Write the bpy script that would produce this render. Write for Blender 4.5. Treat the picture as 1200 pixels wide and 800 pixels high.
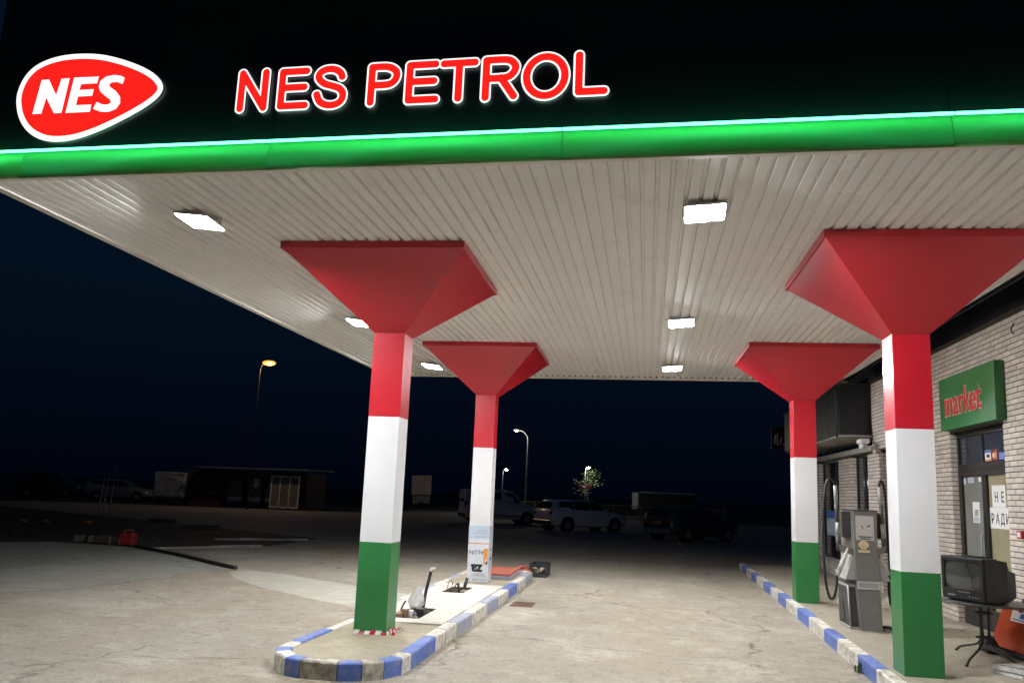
import bpy, bmesh, math, random
from mathutils import Vector, Matrix
random.seed(7)
R = math.radians
sc = bpy.context.scene
for o in list(bpy.data.objects):
    bpy.data.objects.remove(o)
col = sc.collection

# ---------------------------------------------------------------- camera
cam_d = bpy.data.cameras.new('camera')
cam = bpy.data.objects.new('camera', cam_d)
col.objects.link(cam)
sc.camera = cam
YAW, PIT, ROL = 0.149480775, 0.176361672, 0.0418900196
fwd = Vector((-math.sin(YAW) * math.cos(PIT), math.cos(YAW) * math.cos(PIT), math.sin(PIT)))
rt = Vector((math.cos(YAW), math.sin(YAW), 0))
up = rt.cross(fwd)
r2 = math.cos(ROL) * rt + math.sin(ROL) * up
u2 = -math.sin(ROL) * rt + math.cos(ROL) * up
CAM = Vector((2.749, -9.232, 1.65))
FPX = 998.34
cam.matrix_world = Matrix(((r2.x, u2.x, -fwd.x, CAM.x), (r2.y, u2.y, -fwd.y, CAM.y), (r2.z, u2.z, -fwd.z, CAM.z), (0, 0, 0, 1)))
cam_d.sensor_width = 36.0
cam_d.lens = FPX / 1200 * 36.0
cam_d.clip_end = 2000

def pix(p):
    d = Vector(p) - CAM
    w = d.dot(fwd)
    if w < .1:
        return (-999, -999)
    return (600 + FPX * d.dot(r2) / w, 400 - FPX * d.dot(u2) / w)

# ---------------------------------------------------------------- world (night sky) and exposure
world = bpy.data.worlds.new('World')
sc.world = world
world.use_nodes = True
bg = world.node_tree.nodes['Background']
_nt = world.node_tree
_tc = _nt.nodes.new('ShaderNodeTexCoord')
_sx = _nt.nodes.new('ShaderNodeSeparateXYZ')
_nt.links.new(_tc.outputs['Generated'], _sx.inputs[0])
_cr = _nt.nodes.new('ShaderNodeValToRGB')
_cr.color_ramp.elements[0].position = 0.0
_cr.color_ramp.elements[0].color = (0.0004, 0.0012, 0.0040, 1)
_cr.color_ramp.elements[1].position = 0.22
_cr.color_ramp.elements[1].color = (0.0012, 0.0050, 0.0128, 1)
_nt.links.new(_sx.outputs['Z'], _cr.inputs[0])
_nt.links.new(_cr.outputs[0], bg.inputs[0])
bg.inputs[1].default_value = 1.0
sc.view_settings.view_transform = 'Standard'
sc.view_settings.look = 'None'
sc.view_settings.exposure = 0.0
sc.view_settings.gamma = 1.0
LAMP = 910.0          # radiance of the floodlight lenses

# ---------------------------------------------------------------- materials
def nd(nt, t, **kw):
    n = nt.nodes.new(t)
    for k, v in kw.items():
        setattr(n, k, v)
    return n

def mat(name, rgb, rough=.6, metal=0., var=.12, scale=8., bump=.0, bscale=60., coat=0., spec=.5, rvar=.1, obj_var=0., isl=0., dirt=None, dirt_scale=3., dirt_lo=.5, dirt_hi=.7, alpha=1., trans=0.):
    m = bpy.data.materials.new(name)
    m.use_nodes = True
    nt = m.node_tree
    b = nt.nodes['Principled BSDF']
    tc = nd(nt, 'ShaderNodeTexCoord')
    no = nd(nt, 'ShaderNodeTexNoise')
    no.inputs['Scale'].default_value = scale
    no.inputs['Detail'].default_value = 6
    no.inputs['Roughness'].default_value = .6
    nt.links.new(tc.outputs['Object'], no.inputs['Vector'])
    mr = nd(nt, 'ShaderNodeMapRange')
    mr.inputs['From Min'].default_value = .25
    mr.inputs['From Max'].default_value = .75
    mr.inputs['To Min'].default_value = 1 - var
    mr.inputs['To Max'].default_value = 1 + var
    nt.links.new(no.outputs['Fac'], mr.inputs['Value'])
    fac = mr.outputs['Result']
    if obj_var or isl:
        oi = nd(nt, 'ShaderNodeObjectInfo')
        ge = nd(nt, 'ShaderNodeNewGeometry')
        ad = nd(nt, 'ShaderNodeMath', operation='ADD')
        nt.links.new(oi.outputs['Random'], ad.inputs[0])
        nt.links.new(ge.outputs['Random Per Island'], ad.inputs[1])
        fr = nd(nt, 'ShaderNodeMath', operation='FRACT')
        nt.links.new(ad.outputs[0], fr.inputs[0])
        m2 = nd(nt, 'ShaderNodeMapRange')
        v = max(obj_var, isl)
        m2.inputs['To Min'].default_value = 1 - v
        m2.inputs['To Max'].default_value = 1 + v
        nt.links.new(fr.outputs[0], m2.inputs['Value'])
        mu = nd(nt, 'ShaderNodeMath', operation='MULTIPLY')
        nt.links.new(fac, mu.inputs[0]); nt.links.new(m2.outputs['Result'], mu.inputs[1])
        fac = mu.outputs[0]
    vm = nd(nt, 'ShaderNodeVectorMath', operation='SCALE')
    vm.inputs[0].default_value = rgb[:3]
    nt.links.new(fac, vm.inputs['Scale'])
    colr = vm.outputs[0]
    if dirt:
        n2 = nd(nt, 'ShaderNodeTexNoise')
        n2.inputs['Scale'].default_value = dirt_scale
        n2.inputs['Detail'].default_value = 8
        n2.inputs['Roughness'].default_value = .7
        nt.links.new(tc.outputs['Object'], n2.inputs['Vector'])
        m3 = nd(nt, 'ShaderNodeMapRange')
        m3.inputs['From Min'].default_value = dirt_lo
        m3.inputs['From Max'].default_value = dirt_hi
        nt.links.new(n2.outputs['Fac'], m3.inputs['Value'])
        mx = nd(nt, 'ShaderNodeMix', data_type='RGBA')
        nt.links.new(m3.outputs['Result'], mx.inputs['Factor'])
        nt.links.new(colr, mx.inputs['A'])
        mx.inputs['B'].default_value = (*dirt, 1)
        colr = mx.outputs['Result']
    nt.links.new(colr, b.inputs['Base Color'])
    b.inputs['Metallic'].default_value = metal
    b.inputs['Specular IOR Level'].default_value = spec
    b.inputs['Coat Weight'].default_value = coat
    b.inputs['Coat Roughness'].default_value = .15
    b.inputs['Alpha'].default_value = alpha
    b.inputs['Transmission Weight'].default_value = trans
    m4 = nd(nt, 'ShaderNodeMapRange')
    m4.inputs['To Min'].default_value = max(.02, rough - rvar)
    m4.inputs['To Max'].default_value = min(1, rough + rvar)
    nt.links.new(no.outputs['Fac'], m4.inputs['Value'])
    nt.links.new(m4.outputs['Result'], b.inputs['Roughness'])
    if bump:
        n5 = nd(nt, 'ShaderNodeTexNoise')
        n5.inputs['Scale'].default_value = bscale
        n5.inputs['Detail'].default_value = 5
        nt.links.new(tc.outputs['Object'], n5.inputs['Vector'])
        bp = nd(nt, 'ShaderNodeBump')
        bp.inputs['Strength'].default_value = bump
        bp.inputs['Distance'].default_value = .01
        nt.links.new(n5.outputs['Fac'], bp.inputs['Height'])
        nt.links.new(bp.outputs['Normal'], b.inputs['Normal'])
    return m

def emis(name, rgb, strength):
    m = bpy.data.materials.new(name)
    m.use_nodes = True
    nt = m.node_tree
    b = nt.nodes['Principled BSDF']
    b.inputs['Base Color'].default_value = (*[min(.8, c * .8) for c in rgb], 1)
    b.inputs['Emission Color'].default_value = (*rgb, 1)
    b.inputs['Emission Strength'].default_value = strength
    b.inputs['Roughness'].default_value = .4
    return m

def ground_mat(name, base, dark, light, warm, gloss=.75, sc1=.35, crack=True, grit=.5):
    m = bpy.data.materials.new(name)
    m.use_nodes = True
    nt = m.node_tree
    L = nt.links.new
    b = nt.nodes['Principled BSDF']
    tc = nd(nt, 'ShaderNodeTexCoord')
    def noise(s, det=8, rough=.6, dist=0., vec=None):
        n = nd(nt, 'ShaderNodeTexNoise')
        n.inputs['Scale'].default_value = s
        n.inputs['Detail'].default_value = det
        n.inputs['Roughness'].default_value = rough
        n.inputs['Distortion'].default_value = dist
        L(vec or tc.outputs['Object'], n.inputs['Vector'])
        return n.outputs['Fac']
    def ramp(v, lo, hi):
        r = nd(nt, 'ShaderNodeMapRange', interpolation_type='SMOOTHSTEP')
        r.inputs['From Min'].default_value = lo
        r.inputs['From Max'].default_value = hi
        L(v, r.inputs['Value'])
        return r.outputs['Result']
    def mix(f, a, c, amt=1.):
        x = nd(nt, 'ShaderNodeMix', data_type='RGBA')
        if amt != 1.:
            q = nd(nt, 'ShaderNodeMath', operation='MULTIPLY')
            L(f, q.inputs[0]); q.inputs[1].default_value = amt
            f = q.outputs[0]
        L(f, x.inputs['Factor'])
        if isinstance(a, tuple): x.inputs['A'].default_value = (*a, 1)
        else: L(a, x.inputs['A'])
        if isinstance(c, tuple): x.inputs['B'].default_value = (*c, 1)
        else: L(c, x.inputs['B'])
        return x.outputs['Result']
    c = mix(ramp(noise(sc1, 6, .62, .4), .38, .62), base, warm, .8)
    c = mix(ramp(noise(sc1 * 3.1, 12, .76, .2), .46, .66), c, light, .7)
    c = mix(ramp(noise(sc1 * 5.3 + .3, 12, .78, .4), .53, .70), c, dark, .7)
    mp = nd(nt, 'ShaderNodeMapping')
    mp.inputs['Scale'].default_value = (1.6, .35, 1)
    mp.inputs['Rotation'].default_value = (0, 0, .15)
    L(tc.outputs['Object'], mp.inputs['Vector'])
    c = mix(ramp(noise(1.3, 12, .78, .3, mp.outputs[0]), .57, .74), c, light, .45)
    c = mix(ramp(noise(1.7, 8, .7, .6), .62, .72), c, dark, .8)
    c = mix(ramp(noise(4.3, 10, .8), .5, .66), c, dark, grit * .75)
    c = mix(ramp(noise(9, 9, .82), .52, .66), c, dark, grit * .8)
    c = mix(ramp(noise(13.7, 9, .8), .54, .68), c, light, grit * .8)
    c = mix(ramp(noise(38, 5, .75), .5, .7), c, dark, grit * 1.1)
    c = mix(ramp(noise(70, 4, .75), .54, .68), c, light, grit * 1.0)
    hgt = noise(55, 6, .7)
    if crack:
        wob = nd(nt, 'ShaderNodeTexNoise')
        wob.inputs['Scale'].default_value = 1.3
        wob.inputs['Detail'].default_value = 6
        L(tc.outputs['Object'], wob.inputs['Vector'])
        va = nd(nt, 'ShaderNodeVectorMath', operation='MULTIPLY_ADD')
        L(wob.outputs['Color'], va.inputs[0])
        va.inputs[1].default_value = (.9, .9, .9)
        L(tc.outputs['Object'], va.inputs[2])
        vo = nd(nt, 'ShaderNodeTexVoronoi', feature='DISTANCE_TO_EDGE')
        vo.inputs['Scale'].default_value = .28
        L(va.outputs[0], vo.inputs['Vector'])
        k = nd(nt, 'ShaderNodeMapRange')
        k.inputs['From Min'].default_value = .002
        k.inputs['From Max'].default_value = .009
        k.inputs['To Min'].default_value = 1
        k.inputs['To Max'].default_value = 0
        L(vo.outputs['Distance'], k.inputs['Value'])
        q = nd(nt, 'ShaderNodeMath', operation='MULTIPLY')
        L(k.outputs['Result'], q.inputs[0]); L(ramp(noise(.7), .42, .62), q.inputs[1])
        c = mix(q.outputs[0], c, tuple(x * .45 for x in dark), .7)
    L(c, b.inputs['Base Color'])
    rr = nd(nt, 'ShaderNodeMapRange')
    rr.inputs['To Min'].default_value = gloss - .15
    rr.inputs['To Max'].default_value = min(1, gloss + .2)
    L(noise(6), rr.inputs['Value'])
    L(rr.outputs['Result'], b.inputs['Roughness'])
    bp = nd(nt, 'ShaderNodeBump')
    bp.inputs['Strength'].default_value = .9
    bp.inputs['Distance'].default_value = .012
    L(hgt, bp.inputs['Height'])
    L(bp.outputs['Normal'], b.inputs['Normal'])
    b.inputs['Specular IOR Level'].default_value = .3
    return m

M = {}
M['soil'] = ground_mat('soil', (.045, .042, .036), (.022, .021, .018), (.07, .066, .055), (.05, .046, .034), crack=False)
M['asphalt'] = ground_mat('asphalt', (.25, .25, .235), (.14, .14, .13), (.34, .335, .31), (.27, .26, .23), sc1=.22, grit=.6)
M['concrete'] = ground_mat('concrete', (.325, .292, .238), (.135, .118, .093), (.50, .465, .40), (.345, .288, .205), grit=.8)
M['screed'] = ground_mat('screed', (.60, .575, .52), (.44, .41, .35), (.68, .655, .60), (.57, .53, .45), sc1=.9, crack=False, grit=.35)
M['patch'] = ground_mat('patch', (.43, .415, .355), (.29, .27, .215), (.55, .53, .46), (.43, .40, .325), sc1=.6, crack=False, grit=.4)
M['patch_grey'] = ground_mat('patch_grey', (.33, .325, .285), (.20, .195, .165), (.42, .41, .36), (.34, .325, .26), sc1=.5, crack=True, grit=.45)
M['pave'] = ground_mat('pave', (.36, .325, .26), (.22, .195, .15), (.47, .43, .35), (.38, .33, .24), sc1=.6)
M['infill'] = ground_mat('infill', (.40, .355, .26), (.24, .21, .15), (.50, .455, .35), (.42, .36, .245), sc1=1.2, crack=False)
M['kerb_white'] = mat('kerb_white', (.74, .71, .63), .7, var=.1, scale=14, bump=.4, dirt=(.30, .27, .22), dirt_scale=11, dirt_lo=.43, dirt_hi=.66)
M['kerb_grey'] = mat('kerb_grey', (.62, .59, .51), .75, var=.14, scale=14, bump=.5, dirt=(.26, .24, .20), dirt_scale=9, dirt_lo=.38, dirt_hi=.6)
M['kerb_blue'] = mat('kerb_blue', (.085, .16, .52), .6, var=.18, scale=12, bump=.4, dirt=(.27, .28, .32), dirt_scale=11, dirt_lo=.46, dirt_hi=.7)
M['kerb_worn'] = mat('kerb_worn', (.26, .32, .50), .7, var=.18, scale=12, bump=.4, dirt=(.42, .39, .34), dirt_scale=7, dirt_lo=.4, dirt_hi=.62)
M['red'] = mat('red', (.53, .012, .026), .36, var=.05, scale=3, rvar=.08, coat=.25, bump=.07, bscale=3, dirt=(.36, .02, .025), dirt_scale=5, dirt_lo=.6, dirt_hi=.85)
M['green'] = mat('green', (.028, .20, .055), .42, var=.07, scale=3, rvar=.06, coat=.15, bump=.07, bscale=3, dirt=(.07, .2, .08), dirt_scale=4, dirt_lo=.62, dirt_hi=.85)
M['white'] = mat('white', (.79, .79, .80), .4, var=.035, scale=3, rvar=.06, coat=.2, bump=.07, bscale=3, dirt=(.62, .61, .58), dirt_scale=5, dirt_lo=.62, dirt_hi=.85)
M['ceil'] = mat('ceil', (.86, .85, .82), .56, var=.04, scale=2, spec=.4, obj_var=.035, dirt=(.68, .65, .59), dirt_scale=2.2, dirt_lo=.58, dirt_hi=.85)
M['trim'] = mat('trim', (.76, .73, .67), .45, var=.04)
M['black'] = mat('black', (.018, .026, .034), .62, var=.1, spec=.45, rvar=.05)
M['band'] = mat('band', (.30, .80, .23), .4, var=.04, scale=4)
M['led'] = emis('led', (.085, 1., .46), 6.6)
M['lens'] = emis('lens', (.965, .985, 1.), LAMP)
M['sign_white'] = emis('sign_white', (1., .95, .95), 1.25)
M['sign_side'] = mat('sign_side', (.35, .35, .35), .5)
M['sign_red'] = emis('sign_red', (1., .016, .012), 1.0)
M['housing'] = mat('housing', (.12, .12, .125), .5)
M['steel'] = mat('steel', (.42, .43, .44), .4, .6, var=.15)
M['dark_steel'] = mat('dark_steel', (.05, .05, .052), .45, .5, var=.2)
M['rust'] = mat('rust', (.16, .085, .05), .8, var=.4, scale=20, bump=.5)
M['mortar'] = mat('mortar', (.075, .068, .06), .9, var=.2, scale=30, bump=.6, bscale=120)
M['brick'] = mat('brick', (.68, .615, .545), .75, var=.13, scale=9, bump=.5, bscale=90, obj_var=.13, isl=.13)
M['cornice'] = mat('cornice', (.42, .40, .35), .8, var=.15, scale=10, bump=.4, dirt=(.18, .17, .14), dirt_scale=3)
M['parapet'] = mat('parapet', (.012, .014, .018), .35, var=.2, obj_var=.5)
M['frame'] = mat('frame', (.022, .02, .02), .4, var=.15)
M['glass_dark'] = mat('glass_dark', (.012, .016, .022), .06, var=.1, rvar=.02, spec=.6)
M['glass_grey'] = mat('glass_grey', (.045, .052, .07), .12, var=.25, scale=3, rvar=.04, spec=.6)
M['curtain_grey'] = mat('curtain_grey', (.25, .26, .23), .22, var=.16, scale=2.5, rvar=.06, spec=.5)
M['curtain_beige'] = mat('curtain_beige', (.35, .31, .20), .22, var=.16, scale=2.5, rvar=.06, spec=.5)
M['paper'] = mat('paper', (.80, .80, .78), .8, var=.04, scale=6, bump=.2, bscale=9)
M['ink'] = mat('ink', (.02, .02, .022), .7, var=.1)
M['ink_blue'] = mat('ink_blue', (.05, .12, .45), .6, var=.1)
M['ink_orange'] = mat('ink_orange', (.75, .32, .06), .6, var=.1)
M['ink_red'] = mat('ink_red', (.27, .015, .018), .6, var=.1)
M['sign_green'] = mat('sign_green', (.035, .19, .06), .38, var=.05, scale=3)
M['market_red'] = mat('market_red', (.62, .03, .025), .45, var=.05)
M['market_rim'] = mat('market_rim', (.62, .48, .42), .5, var=.05)
M['pump_grey'] = mat('pump_grey', (.20, .195, .185), .5, var=.1, scale=6, dirt=(.26, .245, .21), dirt_scale=5, dirt_lo=.55, dirt_hi=.8)
M['pump_light'] = mat('pump_light', (.36, .355, .34), .5, var=.1, scale=6, dirt=(.17, .16, .14), dirt_scale=6, dirt_lo=.5, dirt_hi=.75)
M['pump_dark'] = mat('pump_dark', (.065, .062, .058), .55, var=.15, scale=6)
M['plate'] = mat('plate', (.60, .59, .57), .5, var=.08, scale=9)
M['rubber'] = mat('rubber', (.018, .018, .018), .55, var=.2)
M['shell_yellow'] = mat('shell_yellow', (.80, .70, .42), .5, var=.08)
M['tv_black'] = mat('tv_black', (.011, .012, .014), .5, var=.15, bump=.1, bscale=200)
M['tv_silver'] = mat('tv_silver', (.35, .35, .35), .35, .5)
M['crt'] = mat('crt', (.075, .08, .075), .12, var=.1, rvar=.02, spec=.7)
M['table'] = mat('table', (.11, .115, .115), .35, var=.2, scale=5)
M['orange'] = mat('orange', (.60, .085, .022), .42, var=.08, scale=5, dirt=(.36, .07, .03), dirt_scale=6, dirt_lo=.58, dirt_hi=.8)
M['white_plastic'] = mat('white_plastic', (.66, .66, .65), .45, var=.08, dirt=(.35, .33, .3), dirt_scale=10)
M['bag'] = mat('bag', (.62, .63, .64), .25, var=.15, scale=14, bump=.9, bscale=30, alpha=.5)
M['wood'] = mat('wood', (.25, .17, .10), .75, var=.35, scale=15, bump=.4)
M['pit'] = mat('pit', (.085, .07, .052), .95, var=.4, scale=12, bump=.8, bscale=25)
M['stone'] = mat('stone', (.30, .25, .19), .9, var=.3, scale=15, bump=.6, obj_var=.25)
M['tape_red'] = mat('tape_red', (.50, .03, .035), .4, var=.08)
M['hatch_red'] = mat('hatch_red', (.42, .10, .06), .65, var=.2, scale=9, dirt=(.25, .12, .09), dirt_scale=6)
M['film'] = mat('film', (.70, .73, .80), .25, var=.06, scale=5, bump=.4, bscale=14, coat=.3)
M['film_blue'] = mat('film_blue', (.52, .62, .74), .25, var=.05, scale=5, bump=.4, bscale=14)
M['paint_white'] = mat('paint_white', (.80, .82, .86), .3, var=.05, coat=.5)
M['paint_dark'] = mat('paint_dark', (.022, .03, .04), .3, var=.1, coat=.5)
M['paint_silver'] = mat('paint_silver', (.32, .34, .38), .35, .3, var=.05, coat=.5)
M['car_glass'] = mat('car_glass', (.008, .01, .012), .08, var=.1, rvar=.02)
M['tail'] = mat('tail', (.28, .015, .012), .25, var=.1)
M['head'] = mat('head', (.5, .5, .5), .15, var=.1)
M['chrome'] = mat('chrome', (.6, .6, .62), .15, .9)
M['plate_yellow'] = mat('plate_yellow', (.35, .2, .09), .5)
M['fence'] = mat('fence', (.62, .54, .24), .6, var=.2)
M['tarp'] = mat('tarp', (.74, .75, .76), .6, var=.3, scale=3, bump=.8, bscale=6)
M['kiosk'] = mat('kiosk', (.085, .055, .04), .8, var=.25, scale=4)
M['kiosk_roof'] = mat('kiosk_roof', (.25, .26, .28), .6, var=.15)
M['upvc'] = mat('upvc', (.85, .86, .86), .45, var=.05)
M['leaf'] = mat('leaf', (.055, .085, .03), .6, var=.3, isl=.5)
M['weed'] = mat('weed', (.10, .15, .06), .6, var=.3, isl=.3)
M['bark'] = mat('bark', (.10, .08, .06), .9, var=.3, bump=.6)
M['banner'] = mat('banner', (.55, .12, .16), .6, var=.15)
M['sodium'] = emis('sodium', (1., .29, .05), 2.3)
M['street_led'] = emis('street_led', (.93, .97, 1.), 160.)
M['yard_grey'] = mat('yard_grey', (.22, .215, .20), .85, var=.25, scale=5, bump=.4)
M['dull_white'] = mat('dull_white', (.45, .45, .43), .7, var=.2, scale=5)
M['steel_pole'] = mat('steel_pole', (.34, .35, .37), .45, .4, var=.1)

# ---------------------------------------------------------------- mesh helpers
class MB:
    """collects world-space geometry; obj() links it as one mesh object"""
    def __init__(s):
        s.bm = bmesh.new()
    def face(s, pts, mi=0):
        vs = [s.bm.verts.new(p) for p in pts]
        f = s.bm.faces.new(vs)
        f.material_index = mi
        return f
    def hexa(s, p, mi=0):
        """8 points: bottom 4 (ccw from above) then top 4"""
        v = [s.bm.verts.new(q) for q in p]
        for ix in ((3, 2, 1, 0), (4, 5, 6, 7), (0, 1, 5, 4), (1, 2, 6, 5), (2, 3, 7, 6), (3, 0, 4, 7)):
            f = s.bm.faces.new([v[i] for i in ix])
            f.material_index = mi
        return s
    def box(s, a, b, mi=0, T=None, bev=0.):
        (x0, y0, z0), (x1, y1, z1) = a, b
        p = [(x0, y0, z0), (x1, y0, z0), (x1, y1, z0), (x0, y1, z0), (x0, y0, z1), (x1, y0, z1), (x1, y1, z1), (x0, y1, z1)]
        if T is not None:
            p = [T @ Vector(q) for q in p]
        n0 = len(s.bm.faces)
        if bev:
            t = bmesh.new()
            v = [t.verts.new(q) for q in p]
            for ix in ((3, 2, 1, 0), (4, 5, 6, 7), (0, 1, 5, 4), (1, 2, 6, 5), (2, 3, 7, 6), (3, 0, 4, 7)):
                t.faces.new([v[i] for i in ix]).material_index = mi
            bmesh.ops.bevel(t, geom=list(t.edges), offset=bev, segments=2, affect='EDGES', profile=.5)
            me = bpy.data.meshes.new('tmp'); t.to_mesh(me); t.free()
            s.bm.from_mesh(me); bpy.data.meshes.remove(me)
        else:
            s.hexa(p, mi)
        return s
    def prism(s, poly, h, T, mi=0, mi_side=None):
        """poly: 2D ccw points in local xy; extruded 0..h along local z, then T"""
        a = [s.bm.verts.new(T @ Vector((x, y, 0))) for x, y in poly]
        b = [s.bm.verts.new(T @ Vector((x, y, h))) for x, y in poly]
        n = len(poly)
        s.bm.faces.new(a[::-1]).material_index = mi
        s.bm.faces.new(b).material_index = mi
        for i in range(n):
            s.bm.faces.new((a[i], a[(i + 1) % n], b[(i + 1) % n], b[i])).material_index = mi if mi_side is None else mi_side
        return s
    def tube(s, pts, r, seg=8, cap=True, mi=0):
        pts = [Vector(p) for p in pts]
        rs = r if isinstance(r, (list, tuple)) else [r] * len(pts)
        rings = []
        prev = None
        for i, p in enumerate(pts):
            d = (pts[min(i + 1, len(pts) - 1)] - pts[max(i - 1, 0)]).normalized()
            if prev is None:
                a = d.orthogonal().normalized()
            else:
                a = (prev - d * prev.dot(d)).normalized()
            prev = a
            b = d.cross(a)
            rings.append([s.bm.verts.new(p + rs[i] * (math.cos(k * 2 * math.pi / seg) * a + math.sin(k * 2 * math.pi / seg) * b)) for k in range(seg)])
        for i in range(len(rings) - 1):
            for k in range(seg):
                f = s.bm.faces.new((rings[i][k], rings[i][(k + 1) % seg], rings[i + 1][(k + 1) % seg], rings[i + 1][k]))
                f.smooth = True
                f.material_index = mi
        if cap:
            s.bm.faces.new(rings[0][::-1]).material_index = mi
            s.bm.faces.new(rings[-1]).material_index = mi
        return s
    def cyl(s, p, q, r, seg=16, mi=0):
        return s.tube([p, q], r, seg, True, mi)
    def blob(s, c, r, sub=1, jit=.2, sq=(1, 1, 1)):
        t = bmesh.new()
        bmesh.ops.create_icosphere(t, subdivisions=sub, radius=1)
        for v in t.verts:
            k = r * (1 + random.uniform(-jit, jit))
            v.co = Vector((v.co.x * k * sq[0] + c[0], v.co.y * k * sq[1] + c[1], v.co.z * k * sq[2] + c[2]))
        me = bpy.data.meshes.new('tmp'); t.to_mesh(me); t.free()
        s.bm.from_mesh(me); bpy.data.meshes.remove(me)
        return s

WM = {}
def reg(o, mw, parent):
    WM[o] = mw
    if parent is not None:
        o.parent = parent
    col.objects.link(o)

def tag(o, label=None, cat=None, group=None, kind=None):
    if label: o['label'] = label
    if cat: o['category'] = cat
    if group: o['group'] = group
    if kind: o['kind'] = kind
    return o

def thing(name, label, cat, loc=(0, 0, 0), rz=0., group=None):
    o = bpy.data.objects.new(name, None)
    o.empty_display_size = .1
    mw = Matrix.Translation(loc) @ Matrix.Rotation(rz, 4, 'Z')
    o.matrix_basis = mw
    reg(o, mw, None)
    return tag(o, label, cat, group)

def struct(name, loc=(0, 0, 0)):
    o = bpy.data.objects.new(name, None)
    mw = Matrix.Translation(loc)
    o.matrix_basis = mw
    reg(o, mw, None)
    return tag(o, kind='structure')

def obj(name, mb, mats, parent=None, kind=None, local=False, label=None, smooth=None):
    """mesh in world coordinates (local=False) or in the parent's own frame (local=True)"""
    me = bpy.data.meshes.new(name)
    bmesh.ops.recalc_face_normals(mb.bm, faces=list(mb.bm.faces))
    mw = WM.get(parent, Matrix.Identity(4)) if parent is not None else Matrix.Identity(4)
    origin = Matrix.Identity(4)
    if parent is None:
        xs = [v.co.copy() for v in mb.bm.verts]
        c = Vector(((min(p.x for p in xs) + max(p.x for p in xs)) / 2, (min(p.y for p in xs) + max(p.y for p in xs)) / 2, min(p.z for p in xs)))
        origin = Matrix.Translation(c)
        for v in mb.bm.verts: v.co -= c
    elif not local:
        inv = mw.inverted()
        for v in mb.bm.verts: v.co = inv @ v.co
    if smooth:
        for f in mb.bm.faces: f.smooth = True
    mb.bm.to_mesh(me)
    mb.bm.free()
    for m in (mats if isinstance(mats, (list, tuple)) else [mats]):
        me.materials.append(m)
    o = bpy.data.objects.new(name, me)
    o.matrix_basis = origin
    reg(o, mw @ origin, parent)
    if kind: o['kind'] = kind
    if label: o['label'] = label
    return o

def kids(o):
    return [c for c in bpy.data.objects if c.parent == o]

def copy_tree(o, loc=None, parent=None):
    c = o.copy()
    col.objects.link(c)
    if parent is not None: c.parent = parent
    for ch in kids(o):
        copy_tree(ch, None, c)
    if loc is not None:
        c.location = loc
    WM[c] = c.matrix_basis.copy() if parent is None else WM[parent] @ c.matrix_basis
    return c

def frame(origin, xdir, ydir):
    x = Vector(xdir).normalized(); y = Vector(ydir).normalized(); z = x.cross(y)
    o = Vector(origin)
    return Matrix(((x.x, y.x, z.x, o.x), (x.y, y.y, z.y, o.y), (x.z, y.z, z.z, o.z), (0, 0, 0, 1)))

def text_mb(s, size, T, depth=.004, offset=0., shear=0., sx=1., align='LEFT'):
    """text in local xy plane of T, as mesh geometry in world space"""
    cu = bpy.data.curves.new('t', 'FONT')
    cu.body = s; cu.size = size; cu.extrude = depth / 2; cu.offset = offset; cu.shear = shear
    cu.resolution_u = 4
    cu.align_x = align
    to = bpy.data.objects.new('t', cu)
    col.objects.link(to)
    dg = bpy.context.evaluated_depsgraph_get()
    dg.update()
    me = bpy.data.meshes.new_from_object(to.evaluated_get(dg))
    mb = MB()
    mb.bm.from_mesh(me)
    for v in mb.bm.verts:
        v.co = T @ Vector((v.co.x * sx, v.co.y, v.co.z + depth / 2))
    bpy.data.objects.remove(to); bpy.data.curves.remove(cu); bpy.data.meshes.remove(me)
    return mb

def contours(sdf, x0, x1, y0, y1, h):
    """marching squares: closed loops where sdf crosses 0 (inside < 0)"""
    nx = int((x1 - x0) / h) + 2; ny = int((y1 - y0) / h) + 2
    g = [[sdf(x0 + i * h, y0 + j * h) for j in range(ny)] for i in range(nx)]
    segs = {}
    def ip(a, b):
        va, vb = g[a[0]][a[1]], g[b[0]][b[1]]
        t = va / (va - vb)
        return (x0 + (a[0] + t * (b[0] - a[0])) * h, y0 + (a[1] + t * (b[1] - a[1])) * h)
    nxt = {}; pt = {}
    for i in range(nx - 1):
        for j in range(ny - 1):
            c = [(i, j), (i + 1, j), (i + 1, j + 1), (i, j + 1)]
            s = [g[a][b] < 0 for a, b in c]
            if all(s) or not any(s): continue
            ent, ext = [], []
            for k in range(4):
                a, b = c[k], c[(k + 1) % 4]
                if s[k] != s[(k + 1) % 4]:
                    key = (min(a, b), max(a, b))
                    if key not in pt: pt[key] = ip(a, b)
                    (ext if s[k] else ent).append(key)
            for e_ in range(len(ext)):
                nxt[ext[e_]] = ent[e_ if len(ent) == 1 else (e_ % len(ent))]
    loops = []
    while nxt:
        k0 = next(iter(nxt)); k = k0; lp = []
        while k in nxt:
            lp.append(pt[k]); k = nxt.pop(k)
        if len(lp) > 5: loops.append(lp)
    return loops

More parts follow.
